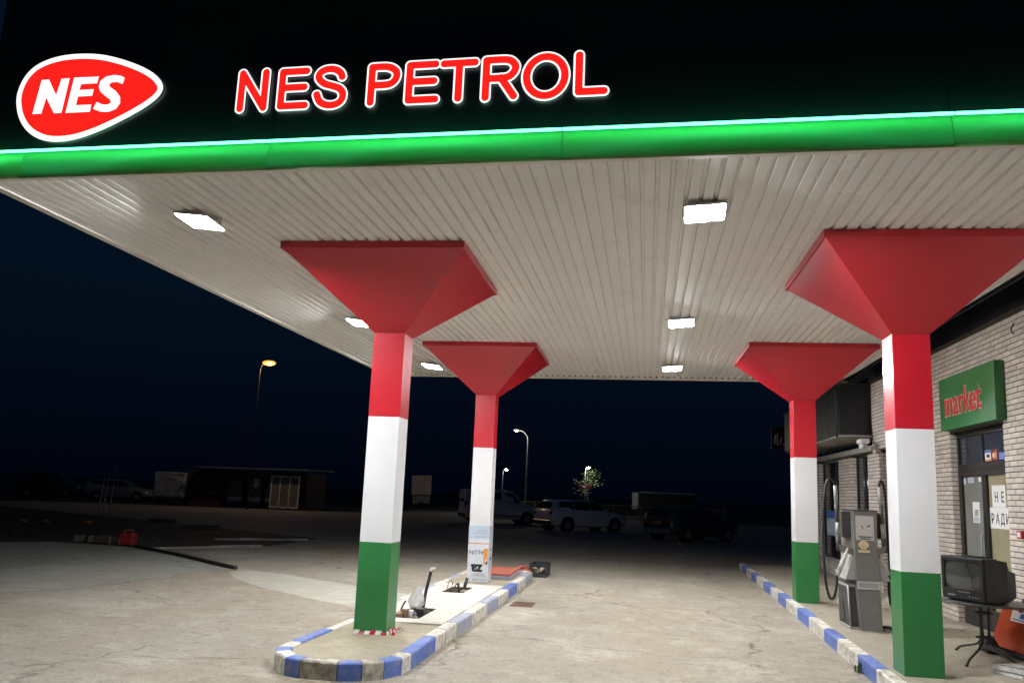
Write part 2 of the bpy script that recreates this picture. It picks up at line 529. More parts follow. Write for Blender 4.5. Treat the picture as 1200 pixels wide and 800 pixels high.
def loops_mb(loops, T, depth):
    """filled, extruded 2D loops (holes allowed) through a 2D curve"""
    cu = bpy.data.curves.new('l', 'CURVE')
    cu.dimensions = '2D'; cu.fill_mode = 'BOTH'; cu.extrude = depth / 2
    for lp in loops:
        sp = cu.splines.new('POLY')
        sp.points.add(len(lp) - 1)
        for p, (x, y) in zip(sp.points, lp): p.co = (x, y, 0, 1)
        sp.use_cyclic_u = True
    to = bpy.data.objects.new('l', cu)
    col.objects.link(to)
    dg = bpy.context.evaluated_depsgraph_get(); dg.update()
    me = bpy.data.meshes.new_from_object(to.evaluated_get(dg))
    mb = MB(); mb.bm.from_mesh(me)
    for v in mb.bm.verts: v.co = T @ Vector((v.co.x, v.co.y, v.co.z + depth / 2))
    bpy.data.objects.remove(to); bpy.data.curves.remove(cu); bpy.data.meshes.remove(me)
    return mb

def stroke_loops(strokes, w, h=.006):
    segs = [(a, b) for st in strokes for a, b in zip(st, st[1:])]
    def sdf(x, y):
        m = 9.
        for (ax, ay), (bx, by) in segs:
            dx, dy = bx - ax, by - ay
            t = max(0, min(1, ((x - ax) * dx + (y - ay) * dy) / (dx * dx + dy * dy + 1e-12)))
            d = math.hypot(x - ax - t * dx, y - ay - t * dy)
            if d < m: m = d
        return m - w
    xs = [p[0] for st in strokes for p in st]; ys = [p[1] for st in strokes for p in st]
    return contours(sdf, min(xs) - w - .013, max(xs) + w + .02, min(ys) - w - .013, max(ys) + w + .02, h)

def front_only(mb):
    for f in mb.bm.faces:
        f.normal_update()
        f.material_index = 0 if abs(f.normal.y) > .7 else 1
    return mb

def smooth_path(pts, n=4):
    out = []
    for i in range(len(pts) - 1):
        p0 = Vector(pts[max(0, i - 1)]); p1 = Vector(pts[i]); p2 = Vector(pts[i + 1]); p3 = Vector(pts[min(len(pts) - 1, i + 2)])
        for k in range(n):
            t = k / n
            out.append(tuple(.5 * ((2 * p1) + (p2 - p0) * t + (2 * p0 - 5 * p1 + 4 * p2 - p3) * t * t + (3 * p1 - p0 - 3 * p2 + p3) * t ** 3)))
    out.append(tuple(pts[-1]))
    return out

# ================================================================ SETTING: ground
def sheet(name, poly, z, m, kind='structure'):
    mb = MB(); mb.face([(x, y, z) for x, y in poly])
    return obj(name, mb, m, kind=kind)

sheet('ground', [(-900, -200), (900, -200), (900, 1500), (-900, 1500)], -.012, M['soil'])
sheet('road', [(-9.0, 9.6), (-7.0, 13.2), (-7.2, 17.5), (-34, 33.5), (-34, 40), (-15, 47), (-15, 62), (40, 62), (40, 14.5), (9, 14.5), (5.3, 13.6), (-3, 9)], -.008, M['asphalt'])
sheet('forecourt', [(-13.5, -12), (12, -12), (12, 19), (7, 18.4), (4.5, 19.4), (2.5, 18.8), (.4, 19.6), (-1.6, 18.7), (-3.4, 18.9), (-5.0, 17.0), (-6.3, 15.6), (-7.0, 12.7), (-8.0, 10.6), (-9.1, 10.4), (-10.4, 10.75), (-11.6, 10.8), (-12.6, 9.6), (-14.5, 6.5)], -.004, M['concrete'])
sheet('concrete_patch', [(-.57, 2.35), (-1.15, 2.75), (-2.07, 3.37), (-3.36, 4.42), (-4.15, 5.3), (-4.75, 6.25), (-4.55, 6.75), (-3.6, 6.35), (-1.8, 5.15), (-.57, 4.4)], 0., M['patch'])
_rag = [(-4.86, 6.62), (-5.05, 5.9), (-5.25, 5.3), (-5.1, 4.75), (-5.35, 4.2), (-5.25, 3.7), (-5.5, 3.25), (-5.45, 2.75), (-5.7, 2.3), (-6.1, 1.6), (-6.6, .6)]
_rag = [(x + random.uniform(-.05, .05), y + random.uniform(-.05, .05)) for x, y in smooth_path(_rag, 4)]
sheet('yard_slab', _rag + [(-14, .6), (-14.4, 6.5), (-12.6, 9.5), (-11.6, 10.7), (-10.4, 10.65), (-9.25, 10.3), (-7.25, 8.75), (-5.75, 7.4)], -.0015, M['patch_grey'])
mb = MB()
for (p, q) in zip(_rag, _rag[1:]):
    w0, w1 = random.uniform(.012, .035), random.uniform(.012, .035)
    mb.face([(p[0], p[1], .0005), (q[0], q[1], .0005), (q[0] - w1, q[1] + .3 * w1, .0005), (p[0] - w0, p[1] + .3 * w0, .0005)])
obj('slab_joint', mb, M['pit'], kind='structure')

# pump island: kerb stones, infill, screed with two open pits
island = struct('pump_island', (.1, 3, 0))
def kerb_piece(mb, o0, o1, i1, i0, z=.15, sub=1):
    """one kerb stone from outer edge o0-o1 and inner edge i0-i1, with a chamfered top edge"""
    def L_(a, b, t): return (a[0] + (b[0] - a[0]) * t, a[1] + (b[1] - a[1]) * t)
    g = .004
    d = math.hypot(o1[0] - o0[0], o1[1] - o0[1]); t = g / max(d, .05)
    o0, o1, i0, i1 = L_(o0, o1, t), L_(o1, o0, t), L_(i0, i1, t), L_(i1, i0, t)
    c = .014
    w = math.hypot(i0[0] - o0[0], i0[1] - o0[1]); k = c / w
    e0, e1, f0, f1 = L_(o0, i0, k), L_(o1, i1, k), L_(i0, o0, k), L_(i1, o1, k)
    z += random.uniform(-.004, .004)
    P = lambda p, zz: (p[0], p[1], zz)
    ring0 = [P(o0, -.02), P(o0, z - c), P(e0, z), P(f0, z), P(i0, z - c), P(i0, -.02)]
    ring1 = [P(o1, -.02), P(o1, z - c), P(e1, z), P(f1, z), P(i1, z - c), P(i1, -.02)]
    a = [mb.bm.verts.new(p) for p in ring0]; b = [mb.bm.verts.new(p) for p in ring1]
    for i in range(6):
        mb.bm.faces.new((a[i], a[(i + 1) % 6], b[(i + 1) % 6], b[i]))
    mb.bm.faces.new(a[::-1]); mb.bm.faces.new(b)

outer = [(-.545, 7.9), (-.545, 6.9), (-.545, 5.9), (-.545, 4.9), (-.545, 3.85), (-.545, 2.8), (-.545, 1.75), (-.545, .78), (-.55, -.106), (-.57, -.958), (-.545, -1.292), (-.486, -1.47), (-.29, -1.70), (-.124, -1.765), (.217, -1.775), (.418, -1.70), (.575, -1.556), (.675, -1.33), (.695, -1.08), (.70, -.1), (.715, .91), (.735, 1.77), (.742, 2.85), (.76, 3.71), (.766, 4.69), (.77, 5.69), (.77, 6.82), (.765, 7.94), (.62, 8.22), (.2, 8.32), (-.3, 8.24), (-.545, 7.9)]
inner = [(-.42, 7.85), (-.42, 6.9), (-.42, 5.9), (-.42, 4.9), (-.42, 3.85), (-.42, 2.8), (-.42, 1.75), (-.42, .78), (-.425, -.106), (-.44, -.94), (-.42, -1.2), (-.375, -1.36), (-.24, -1.55), (-.10, -1.615), (.195, -1.625), (.355, -1.565), (.475, -1.45), (.545, -1.27), (.555, -1.07), (.56, -.1), (.575, .91), (.595, 1.77), (.605, 2.85), (.622, 3.71), (.63, 4.69), (.635, 5.69), (.635, 6.82), (.63, 7.88), (.55, 8.08), (.2, 8.18), (-.25, 8.1), (-.42, 7.85)]
kc = 'wbwbwbwb' + 'b' + 'w' + 'bwbgbgbw' + 'bwbwbwbwb' + 'wbwb'
kmats = {'w': M['kerb_white'], 'b': M['kerb_blue'], 'g': M['kerb_grey'], 'v': M['kerb_worn']}
kc = 'wvwvwvgb' + 'w' + 'w' + 'bwbgbgbw' + 'bwvwvwbwv' + 'wbwb'
kc = list(kc)
kc[8] = 'b'; kc[7] = 'w'; kc[6] = 'v'
for i in range(len(outer) - 1):
    mb = MB(); kerb_piece(mb, outer[i], outer[i + 1], inner[i + 1], inner[i], .138 if i < 8 else .15)
    obj('kerb_stone', mb, kmats[kc[i]], island, label={'w': 'white painted kerb stone', 'b': 'blue painted kerb stone', 'g': 'grey worn kerb stone', 'v': 'faded blue kerb stone'}[kc[i]])
# surfaces inside the kerb
def poly_mb(mb, pts, z0, z1):
    mb.prism(pts, z1 - z0, Matrix.Translation((0, 0, z0)))
mb = MB()
front_poly = [(-.435, .70), (-.435, -.95), (-.415, -1.19), (-.37, -1.35), (-.235, -1.54), (-.1, -1.605), (.195, -1.615), (.35, -1.555), (.468, -1.44), (.538, -1.26), (.55, -1.06), (.57, .70)]
poly_mb(mb, front_poly, -.01, .136)
obj('front_infill', mb, M['infill'], island)
mb = MB(); poly_mb(mb, [(-.415, 5.12), (.625, 5.12), (.62, 7.85), (.54, 8.07), (.2, 8.17), (-.24, 8.09), (-.415, 7.84)], -.01, .134)
obj('rear_infill', mb, M['infill'], island)
mb = MB()
P1 = (-.10, .23, 1.0, 1.95); P2 = (-.14, .20, 3.80, 4.65)
def slab(a, b, z=.151):
    mb.box((a[0], a[1], -.01), (b[0], b[1], z))
slab((-.415, .702), (.575, P1[2])); slab((-.415, P1[2]), (P1[0], P1[3])); slab((P1[1], P1[2]), (.585, P1[3]))
slab((-.415, P1[3]), (.60, P2[2])); slab((-.415, P2[2]), (P2[0], P2[3])); slab((P2[1], P2[2]), (.615, P2[3])); slab((-.415, P2[3]), (.62, 5.118))
bmesh.ops.remove_doubles(mb.bm, verts=list(mb.bm.verts), dist=.0005)
obj('screed', mb, M['screed'], island)
for P_ in (P1, P2):
    mb = MB()
    x0, x1, y0, y1 = P_
    z0 = -.009
    mb.face([(x0, y0, z0), (x1, y0, z0), (x1, y1, z0), (x0, y1, z0)])
    for a, b in (((x0, y0), (x1, y0)), ((x1, y0), (x1, y1)), ((x1, y1), (x0, y1)), ((x0, y1), (x0, y0))):
        ca = (a[0] + (x0 + x1 - 2 * a[0]) * .012, a[1] + (y0 + y1 - 2 * a[1]) * .006); cb = (b[0] + (x0 + x1 - 2 * b[0]) * .012, b[1] + (y0 + y1 - 2 * b[1]) * .006)
        mb.face([(*ca, z0), (*cb, z0), (*cb, .145), (*ca, .145)])
    obj('pit', mb, M['pit'], island, label='open pit where a pump was removed')

# right pavement in front of the shop
pave = struct('pavement', (6.2, 4, 0))
def kx(y): return 5.05 + .0245 * y
mb = MB(); poly_mb(mb, [(kx(-6) + .138, -6), (12, -6), (12, 13.55), (kx(13.5) + .138, 13.55)], -.012, .143)
obj('paving', mb, M['pave'], pave)
ys = [-5.2, -4.2, -3.2, -2.2, -1.25, -.26, .52, 1.58, 2.38, 3.48, 4.48, 5.65, 6.6, 7.6, 8.72, 9.95, 10.95, 12.0, 13.0, 13.8]
for i in range(len(ys) - 1):
    a, b = ys[i], ys[i + 1]
    mb = MB(); kerb_piece(mb, (kx(a), a), (kx(b), b), (kx(b) + .132, b), (kx(a) + .132, a), .152)
    c = 'wb'[i % 2]
    obj('kerb_stone', mb, kmats[c], pave, label={'w': 'white painted kerb stone', 'b': 'blue painted kerb stone'}[c])

# ================================================================ CANOPY
U0, U1, V0, V1 = -2.93, 6.76, -3.02, 8.88
def SH(u, v, z): return Vector((u + .012 * v, v - .045 * u, z))
ZC = 4.16
canopy = thing('canopy', 'station canopy with ribbed white ceiling, black fascia and lit green band', 'canopy', (1.9, 3, 0))
PITCH = .122
def sheet_profile(u0, n):
    pr = []
    for k in range(n):
        a = u0 + k * PITCH
        pr += [(a, 0), (a + .074, 0), (a + .082, .027), (a + .108, .027), (a + .116, 0)]
    pr.append((u0 + n * PITCH, 0))
    return pr
nrib = int((U1 - U0) / PITCH)
k = 0
while k < nrib:
    n = min(8, nrib - k)
    pr = sheet_profile(U0 + .012 + k * PITCH, n)
    mb = MB()
    a = [mb.bm.verts.new(SH(u, V0 + .03, ZC + z)) for u, z in pr]
    b = [mb.bm.verts.new(SH(u, V1 - .02, ZC + z)) for u, z in pr]
    for i in range(len(pr) - 1):
        mb.bm.faces.new((a[i], a[i + 1], b[i + 1], b[i]))
    obj('ceiling_sheet', mb, M['ceil'], canopy)
    k += n
def sbox(mb, u0, v0, z0, u1, v1, z1):
    mb.hexa([SH(u0, v0, z0), SH(u1, v0, z0), SH(u1, v1, z0), SH(u0, v1, z0), SH(u0, v0, z1), SH(u1, v0, z1), SH(u1, v1, z1), SH(u0, v1, z1)])
mb = MB(); sbox(mb, U0 - .04, V0 - .028, ZC - .016, U1 + .06, V0 + .03, ZC - .013)
sbox(mb, U0 - .04, V0 + .031, ZC - .012, U0 + .05, V1 - .03, ZC + .003)
obj('edge_trim', mb, M['trim'], canopy)
mb = MB(); sbox(mb, U0 - .04, V1 - .018, ZC - .045, U1 + .06, V1 + .03, ZC + .001)
obj('rear_gutter', mb, M['trim'], canopy)
mb = MB(); sbox(mb, U0 - .02, V0 + .12, ZC + .26, U1 + .04, V1 + .02, ZC + .34)
obj('roof_deck', mb, M['housing'], canopy)
mb = MB(); sbox(mb, U0 - .045, V0 + .04, ZC + .006, U0 - .022, V1 + .02, 5.0)
sbox(mb, U1 + .045, V0 + .04, ZC + .006, U1 + .066, V1 + .02, 4.8)
sbox(mb, U0 - .04, V1 + .032, ZC - .04, U1 + .06, V1 + .05, 4.8)
obj('side_fascia', mb, M['black'], canopy)
seams = [U0 - .05, -2.52, -.22, 2.19, 4.94, U1 + .07]
for i in range(5):
    a, b = seams[i] + .002, seams[i + 1] - .002
    mb = MB(); sbox(mb, a, V0 + .03, 4.402, b, V0 + .055, 5.95)
    obj('fascia_panel', mb, M['black'], canopy)
    # green profile: gently sloped face, fuller towards the bottom
    prof = [(-.020, 4.148), (-.034, 4.156), (-.037, 4.172), (-.034, 4.22), (-.024, 4.28), (-.010, 4.34), (.002, 4.392), (.026, 4.398), (.026, 4.148)]
    mb = MB()
    A_ = [mb.bm.verts.new(SH(a, V0 + p, z)) for p, z in prof]; B_ = [mb.bm.verts.new(SH(b, V0 + p, z)) for p, z in prof]
    for j in range(len(prof)):
        f = mb.bm.faces.new((A_[j], A_[(j + 1) % len(prof)], B_[(j + 1) % len(prof)], B_[j]))
        f.smooth = j < 6
    mb.bm.faces.new(A_[::-1]); mb.bm.faces.new(B_)
    obj('green_band', mb, M['band'], canopy)
    mb = MB(); mb.tube([SH(a + .004, V0 - .070, 4.376), SH(b - .004, V0 - .070, 4.376)], .0125, 8)
    led = obj('light_strip', mb, M['led'], canopy)

# floodlights under the ceiling
def make_floodlight(loc, label, tilt):
    t = thing('floodlight', label, 'floodlight', loc, 0, 'floodlights under the canopy ceiling')
    T = Matrix.Translation(loc) @ Matrix.Rotation(-.045, 4, 'Z') @ Matrix.Rotation(R(tilt), 4, 'Y') @ Matrix.Rotation(R(-4), 4, 'X')
    mb = MB()
    mb.box((-.178, -.188, .0), (.178, .188, .014), 0, T, .003)
    for q in range(5):
        x = -.12 + q * .06
        mb.box((x - .004, -.10, .0142), (x + .004, .15, .021), 0, T)
    for (xa, ya, xb, yb) in ((-.178, -.188, .178, -.180), (-.178, .180, .178, .188), (-.178, -.1795, -.170, .1795), (.170, -.1795, .178, .1795)):
        mb.box((xa, ya, -.010), (xb, yb, -.0003), 0, T)
    obj('housing', mb, M['trim'], t)
    for q in (-1, 0, 1):
        x = q * .112
        mb = MB()
        mb.face([T @ Vector((x + .0545 * math.copysign(abs(math.cos(a)) ** .4, math.cos(a)), .178 * math.copysign(abs(math.sin(a)) ** .3, math.sin(a)), -.0105)) for a in [-k_ * 2 * math.pi / 24 for k_ in range(24)]])
        bmesh.ops.solidify(mb.bm, geom=list(mb.bm.faces), thickness=-.0025)
        obj('lens', mb, M['lens'], t)
    for sx in (-1, 1):
        p = T @ Vector((sx * .184, .05, .004))
        mb = MB(); mb.box((p.x - .004, p.y - .014, p.z - .012), (p.x + .004, p.y + .014, ZC - .001)); obj('bracket_arm', mb, M['steel'], t)
    return t
ZL = ZC - .052
lamps = [(-1.45, -1.86, 'left-hand canopy floodlight nearest the lit fascia, out in front of the left columns', 6), (3.30, -2.02, 'floodlight nearest the lit fascia in the row between the left and right columns', -4),
         (-1.43, 3.0, 'canopy floodlight half hidden beside the capital of the near left column', 6), (3.34, 2.73, 'middle floodlight of the three running down the centre of the ceiling', -4),
         (-1.36, 7.35, 'left-hand floodlight near the far ceiling edge, beside the far left column capital', 6), (3.39, 7.0, 'floodlight closest to the far ceiling edge in the central row', -4)]
for x, y, lb, tl in lamps:
    make_floodlight((x, y, ZL), lb, tl)

# ---------------------------------------------------------------- columns
CS = .1775
def make_column(x, y, label, film=False):
    t = thing('canopy_column', label, 'column', (x, y, .136), 0, 'tricolour columns carrying the canopy')
    def tier(name, z0, z1, m, s=CS):
        mb = MB(); mb.box((x - s, y - s, z0), (x + s, y + s, z1), 0, None, .004)
        return obj(name, mb, m, t)
    tier('green_base', .13, 1.078, M['green'])
    tier('white_shaft', 1.078, 2.424, M['white'], CS - .0008)
    tier('red_shaft', 2.424, 3.357, M['red'])
    # capital: four sloped panels and a lip
    cx, cy = .985, 1.045
    names = []
    bl = [(x - CS, y - CS), (x + CS, y - CS), (x + CS, y + CS), (x - CS, y + CS)]
    tp = [(x - cx + .012, y - cy + .012), (x + cx - .012, y - cy + .012), (x + cx - .012, y + cy - .012), (x - cx + .012, y + cy - .012)]
    for i in range(4):
        j = (i + 1) % 4
        mb = MB()
        c = Vector((x, y, 0))
        def ins(p, z, d):
            v = Vector((p[0], p[1], z)); w = (Vector((x, y, z)) - v).normalized() * d
            return v + w
        g = .0012
        a0, a1 = Vector((*bl[i], 3.358)), Vector((*bl[j], 3.358)); b0, b1 = Vector((*tp[i], 4.098)), Vector((*tp[j], 4.098))
        e = (a1 - a0).normalized() * g
        a0 += e; a1 -= e; b0 += e; b1 -= e
        mb.hexa([ins(a0, 3.358, .012), ins(a1, 3.358, .012), a1, a0, ins(b0, 4.098, .012), ins(b1, 4.098, .012), b1, b0])
        obj('capital_panel', mb, M['red'], t)
    mb = MB()
    for (ax, ay, bx, by) in ((-cx, -cy, cx, -cy + .012), (-cx, cy - .012, cx, cy), (-cx, -cy + .0125, -cx + .012, cy - .0125), (cx - .012, -cy + .0125, cx, cy - .0125)):
        mb.box((x + ax, y + ay, 4.085), (x + bx, y + by, ZC - .002))
    obj('capital_lip', mb, M['red'], t)
    return t
colA = make_column(0, 0, 'near left tricolour column at the rounded front end of the pump island, tape round its foot')
colB = make_column(5.405, -.337, 'near right tricolour column, closest to the camera, beside the market door')
colC = make_column(.08, 5.80, 'far left tricolour column on the island with printed film round its foot')
colD = make_column(5.466, 5.445, 'far right tricolour column on the pavement, beyond the fuel pump')

# ================================================================ FASCIA SIGNS
FX = Vector((1, -.045, 0)).normalized()
def FT(off):      # local x ~ world x, local y = up, local z towards the camera
    p = Vector((0, -2.992 - off, 0))
    T = frame(p, FX, (0, 0, 1))
    return T
sgn = thing('fascia_lettering', 'lit red channel letters with white edges reading NES PETROL on black fascia', 'sign lettering', (1, -3.1, 4.66))
N_ = [[(-.560, 4.70), (-.560, 5.015), (-.350, 4.70), (-.350, 5.015)]]
E1 = [[(.012, 5.007), (-.198, 5.007), (-.198, 4.705), (.016, 4.705)], [(-.198, 4.866), (0., 4.866)]]
S_ = [smooth_path([(.325, 4.938), (.307, 4.976), (.252, 5.008), (.178, 5.008), (.130, 4.979), (.125, 4.934), (.173, 4.886), (.25, 4.86), (.311, 4.834), (.341, 4.788), (.330, 4.730), (.278, 4.698), (.204, 4.698), (.145, 4.73), (.115, 4.792)])]
P_ = [[(.582, 4.70), (.582, 5.005)] + smooth_path([(.582, 5.005), (.707, 5.003), (.774, 4.972), (.793, 4.927), (.773, 4.876), (.718, 4.848), (.582, 4.848)])]
E2 = [[(1.115, 5.003), (.902, 5.003), (.902, 4.703), (1.122, 4.703)], [(.902, 4.86), (1.106, 4.86)]]
T_ = [[(1.183, 5.0), (1.437, 5.0)], [(1.311, 5.0), (1.311, 4.70)]]
R_ = [[(1.532, 4.695), (1.532, 5.008)] + smooth_path([(1.532, 5.008), (1.696, 5.006), (1.752, 4.974), (1.767, 4.935), (1.745, 4.886), (1.688, 4.855), (1.532, 4.853)]), [(1.653, 4.855), (1.758, 4.697)]]
O_ = [[(2.008 + .151 * math.cos(a * math.pi / 18), 4.85 + .163 * math.sin(a * math.pi / 18)) for a in range(37)]]
L_ = [[(2.268, 5.01), (2.268, 4.705), (2.462, 4.705)]]
for st in (N_, E1, S_, P_, E2, T_, R_, O_, L_):
    lt = obj('letter', front_only(loops_mb(stroke_loops(st, .0440), FT(.010), .024)), (M['sign_white'], M['sign_side']), sgn)
    obj('letter_face', front_only(loops_mb(stroke_loops(st, .0298), FT(.0345), .003)), (M['sign_red'], M['sign_side']), lt)

emb = thing('emblem_sign', 'lit red teardrop emblem with white border and italic white NES on fascia', 'sign', (-2, -3.0, 4.48))
EO = [(-2.717, 4.859), (-2.722, 4.935), (-2.702, 5.035), (-2.656, 5.125), (-2.578, 5.202), (-2.458, 5.256), (-2.302, 5.287), (-2.111, 5.291), (-1.919, 5.269), (-1.725, 5.216), (-1.540, 5.144), (-1.408, 5.072), (-1.327, 5.000), (-1.293, 4.935), (-1.306, 4.872), (-1.365, 4.807), (-1.476, 4.733), (-1.618, 4.659), (-1.781, 4.585), (-1.938, 4.527), (-2.078, 4.491), (-2.211, 4.477), (-2.337, 4.485), (-2.450, 4.519), (-2.545, 4.574), (-2.624, 4.652), (-2.684, 4.752)]
EO = smooth_path(EO + [EO[0]], 4)[:-1]
def offset_poly(p, d):
    out = []
    n = len(p)
    for i in range(n):
        a, b = Vector(p[(i - 2) % n]), Vector(p[(i + 2) % n])
        t = (b - a).normalized()
        out.append((p[i][0] + t.y * d, p[i][1] - t.x * d))
    return out
EI = offset_poly(EO, .05)          # clockwise outline: inward is to the right
if min(q[0] for q in EI) < min(q[0] for q in EO):
    EI = offset_poly(EO, -.05)
obj('border', front_only(loops_mb([EO], FT(.008), .028)), (M['sign_white'], M['sign_side']), emb)
face_o = obj('face', front_only(loops_mb([EI], FT(.0365), .003)), (M['sign_red'], M['sign_side']), emb)
EN = [(-2.532, 4.742), (-2.488, 5.06), (-2.415, 5.06), (-2.321, 4.907), (-2.290, 5.06), (-2.209, 5.062), (-2.243, 4.740), (-2.317, 4.740), (-2.416, 4.89), (-2.444, 4.741)]
EE = [(-2.203, 4.737), (-2.165, 5.064), (-1.921, 5.061), (-1.932, 4.999), (-2.088, 5.0), (-2.097, 4.945), (-1.956, 4.945), (-1.963, 4.885), (-2.102, 4.884), (-2.111, 4.804), (-1.959, 4.803), (-1.965, 4.737)]
ES = [(-1.669, 5.037), (-1.68, 4.978), (-1.734, 5.0), (-1.788, 5.0), (-1.812, 4.981), (-1.797, 4.955), (-1.738, 4.917), (-1.689, 4.86), (-1.681, 4.802), (-1.715, 4.751), (-1.781, 4.727), (-1.859, 4.732), (-1.936, 4.762), (-1.911, 4.824), (-1.853, 4.799), (-1.798, 4.794), (-1.77, 4.813), (-1.781, 4.84), (-1.833, 4.875), (-1.889, 4.922), (-1.911, 4.968), (-1.9, 5.02), (-1.85, 5.057), (-1.774, 5.068), (-1.711, 5.057)]
for lp in (EN, EE, ES):
    obj('letter', front_only(loops_mb([lp], FT(.040), .003)), (M['sign_white'], M['sign_side']), face_o)

# ================================================================ SHOP BUILDING
XW = 7.25
shop = thing('shop_building', 'brick station shop with market door and dark parapet beside the canopy', 'building', (XW + 1, 4, .14))
RP, RH, BP, BL = .0672, .0565, .236, .2255
Z0 = .143
# openings in the wall plane: (y0, y1, z0, z1)
DOOR = (2.14, 3.98, Z0, 2.775)
SIDE = (7.02, 7.70, Z0, 2.735)
WIN1 = (8.52, 9.82, .47, 2.735)
WIN2 = (11.0, 13.1, .47, 2.735)
YN, YC, YF = -4.0, 8.12, 13.6
ZT, ZCOR = 4.075, 2.745
opens = (DOOR, SIDE, WIN1, WIN2)
# wall core (mortar) assembled from blocks around the openings
mb = MB()
def core(y0, y1, z0, z1, d=.35): mb.box((XW + .009, y0, z0), (XW + d, y1, z1))
g_ = .006
core(YN, DOOR[0] - g_, 0, ZT); core(DOOR[0] - g_, DOOR[1] + g_, DOOR[3] + g_, ZT); core(DOOR[1] + g_, SIDE[0] - g_, 0, ZT); core(SIDE[0] - g_, SIDE[1] + g_, SIDE[3] + g_, ZT)
core(SIDE[1] + g_, YC - g_, 0, ZT); core(YC - g_, WIN1[0] - g_, 0, ZCOR); core(WIN1[0] - g_, WIN1[1] + g_, 0, WIN1[2] - g_); core(WIN1[1] + g_, WIN2[0] - g_, 0, ZCOR); core(WIN2[0] - g_, WIN2[1] + g_, 0, WIN2[2] - g_); core(WIN2[1] + g_, YF, 0, ZCOR)
wall = obj('wall', mb, M['mortar'], shop)
# brick courses
bricks = []
def clip(y0, y1, z0, z1):
    segs = [(y0, y1)]
    for a, b, c, d in opens:
        if z1 > c + .01 and z0 < d - .01:
            ns = []
            for s0, s1 in segs:
                if b <= s0 or a >= s1: ns.append((s0, s1)); continue
                if a > s0: ns.append((s0, a))
                if b < s1: ns.append((b, s1))
            segs = [(b if 0 < s0 - b < .04 else s0, a if 0 < a - s1 < .04 else s1) for s0, s1 in ns]
    return segs
row = 0
z = Z0
while z + RH < ZT + .02:
    yend = YF if z + RH < ZCOR + .005 else YC
    y = YN - (BP / 2 if row % 2 else 0)
    while y < yend:
        a, b = max(y, YN), min(y + BL, yend)
        if b - a > .004:
            for s0, s1 in clip(a, b, z, z + RH):
                if s1 - s0 > .004: bricks.append((s0, s1, z))
        y += BP
    z += RP; row += 1
# jamb bricks (faces towards the camera at the far side of each opening)
def brick_mesh(name):
    mb = MB()
    L, H, D, c = BL, RH, .06, .004
    b = [(D, 0, 0), (D, L, 0), (D, L, H), (D, 0, H)]
    m1 = [(c, 0, 0), (c, L, 0), (c, L, H), (c, 0, H)]
    f = [(0, c, c), (0, L - c, c), (0, L - c, H - c), (0, c, H - c)]
    f = [(random.uniform(0, .0015), p[1], p[2]) for p in f]
    vb, vm, vf = [[mb.bm.verts.new(p) for p in q] for q in (b, m1, f)]
    for i in range(4):
        j = (i + 1) % 4
        mb.bm.faces.new((vb[i], vb[j], vm[j], vm[i])); mb.bm.faces.new((vm[i], vm[j], vf[j], vf[i]))
    mb.bm.faces.new(vf)
    bmesh.ops.recalc_face_normals(mb.bm, faces=list(mb.bm.faces))
    me = bpy.data.meshes.new(name); mb.bm.to_mesh(me); mb.bm.free()
    me.materials.append(M['brick'])
    return me
bmesh_variants = [brick_mesh('brick') for _ in range(4)]
def seen(s0, s1, z):
    p = pix((XW, (s0 + s1) / 2, z + RH / 2))
    if not (2 < p[0] < 1198 and 2 < p[1] < 798): return 0
    x, y = p
    if 1032 < x < 1108: return 0
    if 1100 < x < 1174 and 418 < y < 506: return 0
    if 1106 < x < 1192 and 650 < y < 715: return 0
    if y > 712 and x > 1160: return 0
    if y < 300 or (x < 1100 and y < 424): return 0
    a = pix((XW, s0, z)); b = pix((XW, s1, z)); c = pix((XW, s0, z + RH))
    return abs(a[0] - b[0]) * abs(c[1] - a[1])
ranked = sorted(bricks, key=lambda q: -seen(*q))
inv = WM[shop].inverted()
for s0, s1, z in ranked[:300]:
    o = bpy.data.objects.new('brick', random.choice(bmesh_variants))
    col.objects.link(o); o.parent = wall
    o.location = inv @ Vector((XW + random.uniform(-.0015, .0015), s0, z))
    o.scale = (1, (s1 - s0) / BL, 1)
mb = MB()
for s0, s1, z in ranked[300:]:
    x = XW + random.uniform(-.0015, .0015); c = .004
    b = [(x + c, s0, z), (x + c, s1, z), (x + c, s1, z + RH), (x + c, s0, z + RH)]
    f = [(x, s0 + c, z + c), (x, s1 - c, z + c), (x, s1 - c, z + RH - c), (x, s0 + c, z + RH - c)]
    k_ = [(x + .05, p[1], p[2]) for p in b]
    vk, vb, vf = [[mb.bm.verts.new(p) for p in q] for q in (k_, b, f)]
    for i in range(4):
        j = (i + 1) % 4
        mb.bm.faces.new((vk[i], vk[j], vb[j], vb[i])); mb.bm.faces.new((vb[i], vb[j], vf[j], vf[i]))
    mb.bm.faces.new(vf)
# jambs
for (y, za, zb) in ((DOOR[1], DOOR[2], DOOR[3]), (SIDE[1], SIDE[2], SIDE[3]), (WIN1[1], WIN1[2], WIN1[3]), (WIN2[1], WIN2[2], WIN2[3])):
    z = Z0; r_ = 0
    while z + RH < zb:
        if z >= za - .02:
            x0 = XW + .052
            mb.box((x0, y - .009, z), (XW + .34 - (r_ % 2) * .004, y + .03, z + RH))
        z += RP; r_ += 1
obj('brick_courses', mb, M['brick'], wall, kind='stuff')
